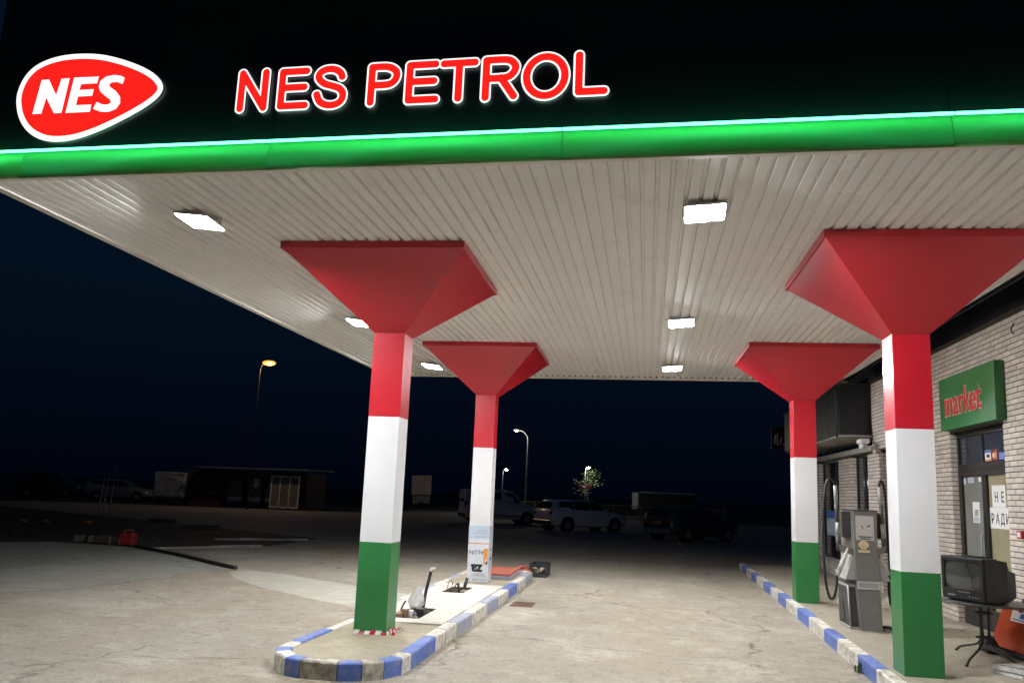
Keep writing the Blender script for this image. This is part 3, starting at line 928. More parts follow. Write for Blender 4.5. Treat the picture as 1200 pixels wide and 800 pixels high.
# parapet of dark panels above the tall wall
y = YN
while y < YC - .05:
    e = min(y + 1.15, YC + .02)
    mb = MB(); mb.box((XW - .035, y + .004, ZT + .004), (XW + .33, e - .004, 4.98), 0, None, .004)
    obj('parapet_panel', mb, M['parapet'], shop)
    y = e
mb = MB(); mb.box((XW - .05, YN, ZT - .012), (XW + .3, YC + .01, ZT + .0035)); mb.box((XW - .07, YN, 4.982), (XW + .4, YC + .03, 5.05))
obj('parapet_trim', mb, M['frame'], shop)
mb = MB(); mb.box((XW + .36, YN, 0), (XW + 6, YF - .05, 2.7)); mb.box((XW + .36, YN, 2.702), (XW + 6, YC - .02, 4.9))
obj('building_mass', mb, M['parapet'], shop)
# cornice of the lower wing and the dark overhanging upper box
mb = MB(); mb.box((XW - .03, YC + .002, ZCOR + .002), (XW + .36, YF + .1, ZCOR + .11), 0, None, .008)
obj('cornice', mb, M['cornice'], shop)
mb = MB()
for y in range(0, 6):
    mb.box((6.68, 8.22 + y * 1.06, 3.06), (XW + .4, 8.22 + y * 1.06 + 1.052, 4.02), 0, None, .004)
obj('overhang_panel', mb, M['parapet'], shop)
mb = MB(); mb.box((6.70, 8.24, 3.02), (XW + .36, 14.4, 3.056)); obj('overhang_soffit', mb, M['cornice'], shop)
mb = MB(); mb.box((6.66, 8.20, 4.022), (XW + .4, 14.6, 4.06)); obj('overhang_cap', mb, M['frame'], shop)
mb = MB(); mb.box((XW + .0, 8.2, 4.2), (XW + 4, 14.4, 4.7)); mb.box((XW + .02, 8.2, 4.702), (XW + .1, 14.4, 4.74))
obj('upper_roof', mb, M['parapet'], shop)
mb = MB(); mb.cyl((6.64, 8.3, 3.0), (6.64, 8.3, 4.02), .022, 8); obj('downpipe', mb, M['dark_steel'], shop)
mb = MB(); mb.tube(smooth_path([(XW - .018, YC - .03, 4.0), (XW - .03, YC - .03, 3.6), (XW - .018, YC - .05, 3.2), (XW - .02, YC - .12, 2.95), (XW - .02, 7.9, 2.86)], 4), .009, 6)
obj('cable', mb, M['rubber'], shop)
# windows of the lower wing
def window(W, n):
    y0, y1, z0, z1 = W
    xr = XW + .13
    mb = MB(); f = .05
    mb.box((xr - .03, y0 + .003, z0 + .003), (xr + .03, y0 + f, z1 - .003)); mb.box((xr - .03, y1 - f, z0 + .003), (xr + .03, y1 - .012, z1 - .003))
    mb.box((xr - .03, y0 + f + .001, z0 + .003), (xr + .03, y1 - f - .001, z0 + f)); mb.box((xr - .03, y0 + f + .001, z1 - f), (xr + .03, y1 - f - .001, z1 - .003))
    for k_ in range(1, n):
        yy = y0 + (y1 - y0) * k_ / n
        mb.box((xr - .025, yy - .025, z0 + f + .001), (xr + .025, yy + .025, z1 - f - .001))
    wf = obj('window', mb, M['frame'], shop)
    for k_ in range(n):
        ya = y0 + (y1 - y0) * k_ / n + .03; yb = y0 + (y1 - y0) * (k_ + 1) / n - .03
        mb = MB(); mb.box((xr - .006, ya, z0 + .04), (xr + .006, yb, z1 - .04)); obj('pane', mb, M['glass_dark'], wf)
    mb = MB(); mb.box((XW - .03, y0 - .03, z0 - .02), (xr - .031, y1 + .03, z0 + .012)); obj('sill', mb, M['cornice'], wf)
window(WIN1, 2); window(WIN2, 3)
mb = MB(); y0, y1, z0, z1 = SIDE; xr = XW + .13
mb.box((xr, y0 + .003, z0), (xr + .05, y0 + .06, z1)); mb.box((xr, y1 - .07, z0), (xr + .05, y1 - .012, z1)); mb.box((xr, y0 + .061, z1 - .06), (xr + .05, y1 - .071, z1 - .002)); mb.box((xr, y0 + .061, z0), (xr + .05, y1 - .071, z0 + .09))
sd = obj('side_door', mb, M['frame'], shop)
mb = MB(); mb.box((xr + .02, y0 + .05, z0 + .08), (xr + .03, y1 - .06, z1 - .05)); obj('pane', mb, M['glass_dark'], sd)
# market door: black frame, transom lights, two leaves
XD = XW + .085
mb = MB()
def fb(y0, y1, z0, z1, d0=0., d1=.06): mb.box((XD + d0, y0, z0), (XD + d1, y1, z1))
fb(2.145, 2.20, Z0, 2.765); fb(3.90, 3.965, Z0, 2.765); fb(2.201, 3.899, 2.70, 2.765); fb(2.201, 3.899, 2.215, 2.315); fb(3.045, 3.105, 2.316, 2.699)
door = obj('market_door', mb, M['frame'], shop)
def pane(y0, y1, z0, z1, m, n='pane'):
    mb_ = MB(); mb_.box((XD + .024, y0, z0), (XD + .034, y1, z1)); return obj(n, mb_, m, door)
pane(2.19, 3.05, 2.31, 2.71, M['glass_grey'], 'transom_pane'); pane(3.10, 3.91, 2.31, 2.71, M['glass_grey'], 'transom_pane')
mb = MB(); d = -.012
for (a, b) in ((2.206, 3.03), (3.036, 3.894)):
    st = .07
    fb(a, a + st, Z0 + .01, 2.21, d, .045); fb(b - st, b, Z0 + .01, 2.21, d, .045)
    fb(a + st + .001, b - st - .001, 2.15, 2.21, d, .045); fb(a + st + .001, b - st - .001, Z0 + .01, .42, d, .045)
obj('door_leaf_frame', mb, M['frame'], door)
pane(3.09, 3.84, .40, 2.16, M['curtain_grey'], 'left_pane'); pane(2.26, 2.98, .40, 2.16, M['curtain_beige'], 'right_pane')
mb = MB(); mb.tube([(XD - .012, 3.075, 1.06), (XD - .05, 3.075, 1.06), (XD - .055, 3.075, 1.12), (XD - .055, 3.075, 1.32), (XD - .05, 3.075, 1.38), (XD - .012, 3.075, 1.38)], .009, 8)
obj('handle', mb, M['steel'], door)
mb = MB()
ws = [(XD + .02, 3.0)]
# paper notices and stickers (flat prints on the glass)
TX = frame((0, 0, 0), (0, -1, 0), (0, 0, 1))     # local x = -y, y = up, z = -x (towards the forecourt)
def at_door(y, z, off=.0): 
    T = TX.copy(); T.translation = Vector((XD + .0225 - off, y, z)); return T
def paper(name, label, y0, y1, z0, z1, m=None, off=.0):
    t = thing(name, label, 'notice', (XD + .02, (y0 + y1) / 2, z0))
    mb_ = MB(); mb_.box((XD + .0205 - off, y0, z0), (XD + .0225 - off, y1, z1))
    obj('sheet', mb_, m or M['paper'], t)
    return t
t = paper('paper_notice', 'white paper taped to the right door leaf reading НЕ', 2.45, 2.865, 1.735, 2.015)
for ch, y in (('Н', 2.725), ('Е', 2.535)):
    obj('letter', text_mb(ch, .18, at_door(y, 1.80, .0025), .0015, offset=.002, sx=.92, align='CENTER'), M['ink'], t)
t = paper('paper_notice', 'wide white paper under the НЕ sheet, letters РАДИ cut off by frame', 2.272, 2.955, 1.465, 1.732, off=.0012)
for ch, y in (('Р', 2.87), ('А', 2.72), ('Д', 2.565), ('И', 2.415)):
    obj('letter', text_mb(ch, .18, at_door(y, 1.525, .0037), .0015, offset=.002, sx=.88, align='CENTER'), M['ink'], t)
t = paper('small_poster', 'small pale poster with dark text bars on left door leaf', 3.30, 3.54, 1.52, 1.80)
mb = MB()
for k_ in range(4):
    mb.box((XD + .019, 3.35, 1.615 + k_ * .022), (XD + .0203, 3.49 - random.random() * .03, 1.628 + k_ * .022))
obj('text_bars', mb, M['ink'], t)
mb = MB(); mb.box((XD + .019, 3.32, 1.53), (XD + .0203, 3.52, 1.60)); obj('blue_block', mb, M['film_blue'], t)
t = thing('round_sticker', 'round white sticker at the top left of the door', 'sticker', (XD, 3.80, 2.10))
mb = MB(); mb.prism([(.04 * math.cos(a * math.pi / 10), .05 * math.sin(a * math.pi / 10)) for a in range(20)], .0015, at_door(3.79, 2.085)); obj('sheet', mb, M['paper'], t)
mb = text_mb('1', .06, at_door(3.80, 2.065, .0017), .001); obj('mark', mb, M['ink'], t)
t = paper('opening_sticker', 'small white sticker of printed lines beside round door sticker', 3.46, 3.66, 2.06, 2.135)
mb = MB()
for k_ in range(3): mb.box((XD + .019, 3.475, 2.073 + k_ * .02), (XD + .0203, 3.645, 2.081 + k_ * .02))
obj('text_bars', mb, M['ink_blue'], t)
paper('blank_sticker', 'small blank white sticker at top of left leaf near door centre', 3.19, 3.29, 2.07, 2.13)
t = paper('card_sticker', 'white card sticker with blue top and orange foot on transom', 2.83, 3.02, 2.335, 2.475)
mb = MB(); mb.box((XD + .019, 2.835, 2.44), (XD + .0203, 3.015, 2.472)); obj('blue_bar', mb, M['ink_blue'], t)
mb = MB(); mb.box((XD + .019, 2.835, 2.337), (XD + .0203, 3.015, 2.36)); obj('orange_bar', mb, M['ink_orange'], t)
mb = MB(); mb.box((XD + .019, 2.87, 2.38), (XD + .0203, 2.97, 2.42)); obj('mark', mb, M['ink'], t)
t = paper('card_sticker', 'dark red and orange card sticker on transom beside white one', 2.62, 2.80, 2.335, 2.475, M['ink_red'])
mb = MB(); mb.prism([(.04 * math.cos(a * math.pi / 10), .05 * math.sin(a * math.pi / 10)) for a in range(20)], .0015, at_door(2.68, 2.40, .002)); obj('orange_disc', mb, M['ink_orange'], t)
mb = MB(); mb.prism([(.028 * math.cos(a * math.pi / 8), .034 * math.sin(a * math.pi / 8)) for a in range(16)], .0015, at_door(2.74, 2.40, .0037)); obj('white_disc', mb, M['paper'], t)
t = paper('blue_sticker', 'faded blue sticker on the transom nearest the brick edge', 2.40, 2.58, 2.335, 2.43, M['ink_blue'])
mb = MB()
for k_ in range(3): mb.box((XD + .019, 2.42, 2.35 + k_ * .024), (XD + .0203, 2.56, 2.359 + k_ * .024))
obj('text_bars', mb, M['film_blue'], t)
# market sign box
t = thing('market_sign', 'green box sign above the door reading market in red letters', 'sign', (XW - .06, 3, 2.8))
mb = MB(); mb.box((7.125, 2.0, 2.795), (XW + .004, 3.955, 3.538), 0, None, .006); obj('box', mb, M['sign_green'], t)
Tm = TX.copy(); Tm.translation = Vector((7.1245, 3.74, 2.99))
obj('letter_rim', text_mb('market', .50, Tm, .012, offset=.016, sx=.93), M['market_rim'], t)
Tm = TX.copy(); Tm.translation = Vector((7.1115, 3.74, 2.99))
obj('lettering', text_mb('market', .50, Tm, .006, offset=.001, sx=.93), M['market_red'], t)
# red call point, CCTV camera, wire on the wall
t = thing('call_point', 'small red alarm box fixed on the brick wall right of door', 'alarm box', (XW - .04, 1.74, 1.37))
mb = MB(); mb.box((XW - .055, 1.66, 1.375), (XW + .002, 1.80, 1.47), 0, None, .006); obj('box', mb, M['tape_red'], t)
mb = MB(); mb.box((XW - .06, 1.69, 1.395), (XW - .0555, 1.77, 1.45)); obj('glass', mb, M['paper'], t)
t = thing('security_camera', 'white bullet security camera on the corner of brick wall', 'security camera', (XW - .1, 7.8, 2.78))
mb = MB(); mb.tube([(6.93, 7.66, 2.795), (6.94, 7.68, 2.80), (7.06, 7.92, 2.865)], [.03, .052, .052], 12); obj('body', mb, M['upvc'], t)
mb = MB(); mb.box((6.915, 7.60, 2.825), (7.07, 7.95, 2.905), 0, None, .01); bmesh.ops.translate(mb.bm, vec=(0, 0, .028), verts=list(mb.bm.verts)); obj('hood', mb, M['upvc'], t)
mb = MB(); mb.tube([(7.03, 7.86, 2.84), (7.13, 7.90, 2.78), (XW + .002, 7.90, 2.78)], .016, 8); mb.cyl((XW - .02, 7.90, 2.78), (XW + .003, 7.90, 2.78), .05, 12); obj('bracket', mb, M['upvc'], t)
mb = MB(); mb.tube(smooth_path([(XW - .012, 1.15, 3.97), (XW - .035, 1.22, 3.90), (XW - .012, 1.27, 3.92)]), .008, 6); mb.tube(smooth_path([(XW - .012, 1.62, 3.93), (XW - .03, 1.66, 3.85), (XW - .012, 1.64, 3.80)]), .008, 6)
tag(obj('loose_wire', mb, M['rubber']), 'loose black wire ends poking from brick wall under parapet', 'wire')

# ================================================================ FUEL PUMP
PX, PY = 5.69, 2.72
pump = thing('fuel_pump', 'old grey fuel pump with hose masts and yellow shell emblem on pavement', 'fuel pump', (PX, PY, .143))
def tap(mb, x0, x1, y0, y1, z0, X0, X1, Y0, Y1, z1):
    mb.hexa([(x0, y0, z0), (x1, y0, z0), (x1, y1, z0), (x0, y1, z0), (X0, Y0, z1), (X1, Y0, z1), (X1, Y1, z1), (X0, Y1, z1)])
    return mb
yf, yb = 2.42, 3.06
obj('pedestal', tap(MB(), 5.575, 5.825, yf, yb - .02, .145, 5.535, 5.815, yf + .01, yb - .03, .64), M['pump_grey'], pump)
mb = MB(); tap(mb, 5.47, 5.572, yf + .12, yb, .145, 5.44, 5.533, yf + .12, yb, .68); obj('side_recess', mb, M['pump_dark'], pump)
mb = MB(); mb.tube([(5.466, yf + .1, .15), (5.44, yf + .1, .68)], .012, 6); mb.tube([(5.462, yb, .15), (5.432, yb, .68)], .012, 6); mb.box((5.452, yf + .08, .144), (5.574, yb + .02, .17)); mb.box((5.43, yf + .1, .66), (5.53, yb, .69)); obj('recess_frame', mb, M['pump_light'], pump)
mb = MB(); mb.tube(smooth_path([(5.478, yf + .2, .62), (5.468, yf + .22, .5), (5.485, yf + .3, .38), (5.47, yf + .34, .26), (5.485, yf + .3, .17)]), .012, 8); mb.tube(smooth_path([(5.472, yf + .5, .62), (5.462, yf + .42, .48), (5.468, yf + .4, .3), (5.484, yf + .45, .17)]), .016, 8); obj('inner_pipe', mb, M['rubber'], pump)
obj('waist', tap(MB(), 5.53, 5.815, yf + .004, yb - .03, .642, 5.53, 5.815, yf + .004, yb - .03, .752), M['pump_grey'], pump)
mb = MB(); mb.box((5.535, yf - .006, .648), (5.81, yf + .003, .748), 0, None, .003); obj('nameplate', mb, M['plate'], pump)
mb = MB(); mb.box((5.555, yf - .0085, .668), (5.79, yf - .0065, .728)); obj('nameplate_panel', mb, M['pump_light'], pump)
obj('skirt_body', tap(MB(), 5.525, 5.82, yf - .012, yb, .754, 5.515, 5.79, yf, yb - .02, 1.05), M['pump_grey'], pump)
for sx, a, b, c, d_ in ((-1, 5.405, 5.522, 5.495, 5.513), (1, 5.823, 5.945, 5.792, 5.815)):
    obj('skirt_wing', tap(MB(), a, b, yf + .03, yb - .04, .756, c, d_, yf + .03, yb - .06, 1.05), M['pump_light'], pump)
obj('column_body', tap(MB(), 5.515, 5.79, yf, yb - .02, 1.052, 5.515, 5.80, yf + .012, yb - .04, 1.61), M['pump_grey'], pump)
mb = MB(); mb.box((5.505, yf - .004, 1.611), (5.81, yb - .03, 1.632), 0, None, .005); obj('cap', mb, M['pump_dark'], pump)
mb = MB(); mb.box((5.40, yf + .16, 1.27), (5.513, yb - .12, 1.60), 0, None, .006); obj('side_housing', mb, M['pump_dark'], pump)
mb = MB(); mb.box((5.803, yf + .16, 1.27), (5.885, yb - .12, 1.60), 0, None, .006); obj('side_housing', mb, M['pump_dark'], pump)
# arms carrying the hose masts
for sx in (-1, 1):
    x0 = 5.513 if sx < 0 else 5.797
    xm = 5.345 if sx < 0 else 5.905
    mb = MB(); mb.hexa([(x0, yf + .06, 1.06), (xm - .02 * sx, yf + .06, 1.10), (xm - .02 * sx, yf + .16, 1.10), (x0, yf + .16, 1.06), (x0, yf + .06, 1.14), (xm + .02 * sx, yf + .06, 1.19), (xm + .02 * sx, yf + .16, 1.19), (x0, yf + .16, 1.14)])
    obj('mast_arm', mb, M['pump_grey'], pump)
    xt = 5.32 if sx < 0 else 5.865
    def mp(z): return (xm + (xt - xm) * (z - 1.12) / .84, yf + .11, z)
    mb = MB(); mb.tube([mp(1.10), mp(1.28)], .032, 10); mb.tube([mp(1.46), mp(1.70)], .026, 10)
    mast = obj('hose_mast', mb, M['pump_dark'], pump)
    mb = MB(); mb.tube([mp(1.281), mp(1.459)], .028, 10); obj('mast_sleeve', mb, M['pump_light'], mast)
    mb = MB(); mb.tube([mp(1.701), mp(1.93)], .026, 10); obj('mast_sleeve', mb, M['pump_light'], mast)
# hoses and nozzles
def nozzle(p, d, par):
    p = Vector(p); d = Vector(d)
    mb = MB(); mb.tube([p, p + d * .10, p + d * .20 + Vector((0, 0, .015)), p + d * .30 + Vector((0, 0, .05))], [.026, .03, .022, .014], 8)
    n_ = obj('nozzle', mb, M['plate'], par)
    mb = MB(); mb.tube([p + Vector((0, 0, -.02)), p + d * .08 + Vector((0, 0, -.055)), p + d * .17 + Vector((0, 0, -.03)), p + d * .2], .008, 6); obj('trigger', mb, M['rubber'], n_)
mb = MB(); mb.tube(smooth_path([(5.322, yf + .11, 1.93), (5.30, yf + .1, 1.99), (5.25, yf + .08, 2.01), (5.195, yf + .06, 1.94), (5.155, yf + .03, 1.70), (5.135, yf, 1.4), (5.135, yf, 1.05), (5.155, yf, .70), (5.195, yf, .53), (5.24, yf, .52), (5.28, yf, .64), (5.30, yf, .84)], 5), .0165, 8, mi=0)
obj('hose', mb, M['rubber'], pump)
nozzle((5.30, yf, .83), (.45, .0, .89), pump)
mb = MB(); mb.cyl((5.30, yf, .80), (5.30, yf, .87), .03, 10); obj('hose_coupling', mb, M['plate'], pump)
mb = MB(); mb.tube(smooth_path([(5.863, yf + .11, 1.93), (5.88, yf + .13, 2.0), (5.93, yf + .2, 1.99), (5.97, yf + .25, 1.85), (6.0, yf + .3, 1.3), (6.02, yf + .3, .7), (6.0, yf + .25, .45), (5.97, yf + .2, .60), (5.955, yf + .16, .84)], 5), .0165, 8)
obj('hose', mb, M['rubber'], pump)
nozzle((5.955, yf + .14, .83), (-.45, .0, .89), pump)
mb = MB(); mb.tube(smooth_path([(5.83, yf + .2, .17), (5.92, yf + .12, .19), (6.0, yf + .1, .16), (6.12, yf + .2, .16)]), .02, 8); obj('base_cable', mb, M['rubber'], pump)
# label plate, shell emblem
mb = MB(); tap(mb, 5.535, 5.755, yf - .002, yf + .004, 1.25, 5.535, 5.755, yf + .004, yf + .012, 1.555); lab = obj('label_plate', mb, M['plate'], pump)
PT = frame((5.515, yf - .012, 1.05), (1, 0, 0), (0, .02, 1))
mb = MB()
for k_ in range(11): mb.prism([(.05 + k_ * .016, .238), (.062 + k_ * .016, .238), (.062 + k_ * .016, .252), (.05 + k_ * .016, .252)], .002, PT)
for k_ in range(8): mb.prism([(.07 + k_ * .016, .214), (.082 + k_ * .016, .214), (.082 + k_ * .016, .228), (.07 + k_ * .016, .228)], .002, PT)
mb.prism([(.085, .375), (.108, .345), (.114, .35), (.092, .388)], .002, PT); mb.prism([(.155, .365), (.19, .378), (.195, .395), (.165, .385)], .002, PT)
obj('label_print', mb, M['ink'], lab)
sh_pts = [(-.03, -.052), (.03, -.052), (.036, -.03)] + [(.064 * math.cos(a), .054 * math.sin(a)) for a in [R(-20 + k_ * 220 / 14) for k_ in range(15)]] + [(-.036, -.03)]
Ts = PT @ Matrix.Translation((.107, .142, 0))
mb = MB(); mb.prism(sh_pts, .006, Ts); em_ = obj('shell_emblem', mb, M['shell_yellow'], pump)
mb = MB()
for k_ in range(7):
    a = R(20 + k_ * 140 / 6)
    p0 = Vector((0, -.045)); p1 = Vector((.056 * math.cos(a), .047 * math.sin(a))); n_ = Vector((-(p1 - p0).y, (p1 - p0).x)).normalized() * .0022
    mb.prism([tuple(p0 - n_), tuple(p1 - n_), tuple(p1 + n_), tuple(p0 + n_)][::1], .0015, Ts @ Matrix.Translation((0, 0, .0062)))
obj('emblem_rib', mb, M['market_rim'], em_)
mb = MB(); mb.prism([(.04, .05), (.18, .05), (.18, .078), (.04, .078)], .004, PT); obj('emblem_plate', mb, M['shell_yellow'], pump)

t = thing('wall_dispenser', 'blue and white box on the window wall behind pump hose', 'dispenser', (XW - .08, 11.3, 1.0))
mb = MB(); mb.box((XW - .12, 10.9, 1.02), (XW - .01, 11.75, 1.40), 0, None, .01); obj('body', mb, M['film_blue'], t)
mb = MB(); mb.box((XW - .125, 10.9, 1.402), (XW - .01, 11.75, 1.57), 0, None, .01); obj('blue_top', mb, M['ink_blue'], t)

# ================================================================ TABLE, TELEVISION, ORANGE PANEL, JUNK
TCX, TCY, TZ = 6.40, .74, .735
table = thing('round_table', 'round dark garden table with splayed tube legs under old television', 'table', (TCX, TCY, .143))
mb = MB(); mb.tube([(TCX, TCY, TZ - .022), (TCX, TCY, TZ - .018), (TCX, TCY, TZ - .004), (TCX, TCY, TZ)], [.455, .465, .465, .458], 40); obj('table_top', mb, M['table'], table)
for (lx, ly) in ((6.04, .26), (6.52, .20), (6.30, 1.30), (6.85, .98)):
    dx, dy = lx - TCX, ly - TCY
    mb = MB(); mb.tube(smooth_path([(TCX + dx * .14, TCY + dy * .14, TZ - .02), (TCX + dx * .13, TCY + dy * .13, .52), (TCX + dx * .13, TCY + dy * .13, .36), (TCX + dx * .28, TCY + dy * .28, .285), (TCX + dx * .62, TCY + dy * .62, .235), (TCX + dx * .86, TCY + dy * .86, .20), (lx, ly, .15)], 5), .0125, 8); lg = obj('leg', mb, M['dark_steel'], table)
    mb = MB(); mb.cyl((lx, ly, .143), (lx + .0, ly, .165), .016, 8); obj('foot', mb, M['rubber'], lg)
for z in (.62, .37):
    mb = MB(); mb.tube([(TCX + .085 * math.cos(a * math.pi / 12), TCY + .085 * math.sin(a * math.pi / 12), z) for a in range(25)], .008, 6, False); obj('ring', mb, M['dark_steel'], table)
# television: front faces the forecourt
fn = Vector((-.90, -.43, 0)).normalized()
tvx = Vector((-fn.y, fn.x, 0)) * -1      # to the right as seen from its front ... fixed below
tvx = Vector((0, 0, 1)).cross(fn)        # right-hand side when looking at the screen
TV = frame((6.385, .70, TZ + .003), tvx, (0, 0, 1))   # local z = fn (front), x right, y up
tv = thing('television', 'old black tube television with grey screen standing on round table', 'television', (6.385, .70, TZ))
W2, H = .285, .455
mb = MB()
prof = [(-W2, .0), (W2, .0), (W2, H), (-W2, H)]
mb.box((-W2, .012, .08), (W2, H, .25), 0, TV, .012); obj('front_case', mb, M['tv_black'], tv)
mb = MB()
for (za, zb, wa, wb, ya, yb_, ba, bb) in ((.08, -.06, .275, .265, H - .012, H - .03, .014, .02), (-.0605, -.12, .262, .235, H - .032, H - .12, .02, .02), (-.1205, -.27, .233, .17, H - .123, H - .15, .02, .06)):
    p = [(-wa, ba, za - .0005), (wa, ba, za - .0005), (wb, bb, zb), (-wb, bb, zb), (-wa, ya, za - .0005), (wa, ya, za - .0005), (wb, yb_, zb), (-wb, yb_, zb)]
    mb.hexa([TV @ Vector(q) for q in p])
obj('rear_case', mb, M['tv_black'], tv)
mb = MB()
bz = .25
for (x0, x1, y0, y1) in ((-W2 + .01, -.235, .11, H - .01), (.235, W2 - .01, .11, H - .01), (-.2345, .2345, H - .045, H - .01), (-.2345, .2345, .11, .125)):
    mb.box((x0, y0, bz + .0005), (x1, y1, bz + .018), 0, TV, .004)
obj('bezel', mb, M['tv_black'], tv)
mb = MB(); nx_, ny_ = 8, 6; g = []
for i in range(nx_ + 1):
    r_ = []
    for j in range(ny_ + 1):
        a = -1 + 2 * i / nx_; b = -1 + 2 * j / ny_
        r_.append(mb.bm.verts.new(TV @ Vector((a * .233, .267 + b * .142, bz + .016 - .012 * (a * a + b * b)))))
    g.append(r_)
for i in range(nx_):
    for j in range(ny_): mb.bm.faces.new((g[i][j], g[i + 1][j], g[i + 1][j + 1], g[i][j + 1])).smooth = True
obj('screen', mb, M['crt'], tv)
mb = MB(); mb.box((-W2 + .008, .02, bz + .0005), (W2 - .008, .107, bz + .012), 0, TV, .004); cp_ = obj('control_panel', mb, M['tv_black'], tv)
mb = MB(); mb.box((-.06, .092, bz + .0125), (.10, .102, bz + .016), 0, TV); mb.box((-.2, .05, bz + .0125), (-.1, .062, bz + .0145), 0, TV); obj('silver_strip', mb, M['tv_silver'], cp_)
mb = MB()
for k_ in range(4): mb.cyl(TV @ Vector((.09 + k_ * .04, .055, bz + .012)), TV @ Vector((.09 + k_ * .04, .055, bz + .018)), .009, 8)
obj('button', mb, M['tv_silver'], cp_)
mb = MB(); mb.tube(smooth_path([TV @ Vector((.05, H + .003, .1)), TV @ Vector((.03, H + .006, .24)), TV @ Vector((.07, H - .07, bz + .03)), TV @ Vector((.13, .27, bz + .03)), TV @ Vector((.15, .14, bz + .026))]), .004, 6); obj('aerial_lead', mb, M['rubber'], tv)
mb = MB(); mb.box((-.1, H + .001, .0), (.12, H + .012, .16), 0, TV, .004); obj('top_vent', mb, M['dark_steel'], tv)
mb = MB()
for sx in (-.22, .22): mb.box((sx - .03, 0., .06), (sx + .03, .0115, .2), 0, TV)
mb.box((-.12, 0., -.2), (.12, .0195, -.1), 0, TV); obj('foot', mb, M['rubber'], tv)

# orange panel leaning behind the table with a tied label
od = Vector((-.62, -.78, 0)).normalized()
ox = Vector((0, 0, 1)).cross(od)
oup = (Vector((0, 0, 1)) - od * .42).normalized()
OT = frame((6.86, .92, .165), ox, oup)
org = thing('orange_cover', 'scuffed orange plastic cover with tied white label leaning by wall', 'cover', (6.84, .95, .143))
pl = [(-.22, .02), (.34, -.02), (.40, .10), (.42, .54), (.36, .60), (-.18, .585), (-.24, .54), (-.32, .18)]
mb = MB(); mb.prism(pl, .05, OT); bmesh.ops.bevel(mb.bm, geom=[e for e in mb.bm.edges], offset=.012, segments=2, affect='EDGES'); obj('shell', mb, M['orange'], org)
mb = MB(); mb.prism([(-.15, .515), (.35, .53), (.35, .535), (-.15, .52)], .008, OT @ Matrix.Translation((0, 0, .0505))); obj('rib', mb, M['orange'], org)
LT = OT @ Matrix.Translation((-.07, .35, .052)) @ Matrix.Rotation(-.15, 4, 'Z')
mb = MB(); mb.prism([(-.09, 0), (.10, 0), (.10, .12), (-.09, .12)], .002, LT); tg = obj('label_tag', mb, M['paper'], org)
mb = MB(); mb.prism([(-.01, .045), (.09, .04), (.095, .09), (.0, .10)], .001, LT @ Matrix.Translation((0, 0, .0022))); mb.prism([(-.08, .02), (.05, .02), (.05, .03), (-.08, .03)], .001, LT @ Matrix.Translation((0, 0, .0022))); obj('label_print', mb, M['ink_blue'], tg)
mb = MB(); mb.tube(smooth_path([OT @ Vector((-.07, .46, .055)), OT @ Vector((-.06, .54, .065)), OT @ Vector((-.04, .61, .05)), OT @ Vector((-.035, .61, .0))]), .012, 6); obj('tie', mb, M['ink_blue'], tg)
# black machine frame on the floor in front of it
t = thing('machine_frame', 'broken black machine frame with bars lying before the orange cover', 'scrap frame', (6.8, .7, .143))
mb = MB(); mb.tube([(6.55, 1.28, .22), (6.72, .72, .20), (6.96, .30, .185)], .032, 8); mb.tube([(6.72, 1.32, .24), (7.1, .5, .22)], .022, 8); obj('bar', mb, M['dark_steel'], t)
mb = MB(); mb.box((6.56, 1.14, .15), (6.70, 1.36, .30), 0, None, .02); obj('block', mb, M['rubber'], t)
mb = MB(); mb.box((6.92, .2, .146), (7.2, .55, .27), 0, None, .02); obj('motor_block', mb, M['dark_steel'], t)
mb = MB(); mb.cyl((6.62, 1.34, .23), (6.72, 1.36, .23), .085, 16); obj('wheel', mb, M['rubber'], t)
mb = MB(); mb.tube(smooth_path([(6.95, .35, .25), (6.85, .45, .36), (6.80, .55, .33), (6.74, .62, .24)]), .011, 6); mb.tube(smooth_path([(7.0, .4, .27), (7.05, .5, .42), (6.98, .55, .46)]), .009, 6); obj('cable', mb, M['rubber'], t)
# dark rubbish bin/box by the wall behind
t = thing('dark_sack', 'lumpy black sack slumped against the brick wall above orange cover', 'sack', (7.05, 1.25, .143))
mb = MB()
for c, r_ in (((7.08, 1.05, .45), .16), ((7.08, 1.1, .28), .17), ((7.1, .95, .66), .11)): mb.blob(c, r_, 2, .08)
obj('bag', mb, M['tv_black'], t, smooth=True)
# stack of white louvre plates
for k_, (rz, lb) in enumerate(((.35, 'white slotted plastic plate at the bottom of the stack on pavement'), (.5, 'white slotted plastic plate lying on top of the stack'))):
    t = thing('slotted_plate', lb, 'plastic plate', (6.52, -.06, .145 + k_ * .045), rz, 'white slotted plates on the pavement')
    T = WM[t]
    mb = MB()
    mb.box((-.3, -.2, .0), (-.262, .2, .036), 0, T, .006); mb.box((.262, -.2, .0), (.3, .2, .036), 0, T, .006); mb.box((-.2615, -.2, .0), (.2615, -.165, .036), 0, T, .006); mb.box((-.2615, .165, .0), (.2615, .2, .036), 0, T, .006)
    fr_ = obj('rim', mb, M['white_plastic'], t)
    for j in range(4):
        a = -.145 + j * .082
        mb = MB(); mb.tube([T @ Vector((-.262, a, .018)), T @ Vector((-.12, a + .01, .03)), T @ Vector((0, a, .012)), T @ Vector((.12, a + .01, .03)), T @ Vector((.262, a, .018))], .016, 6); obj('slat', mb, M['white_plastic'], t)

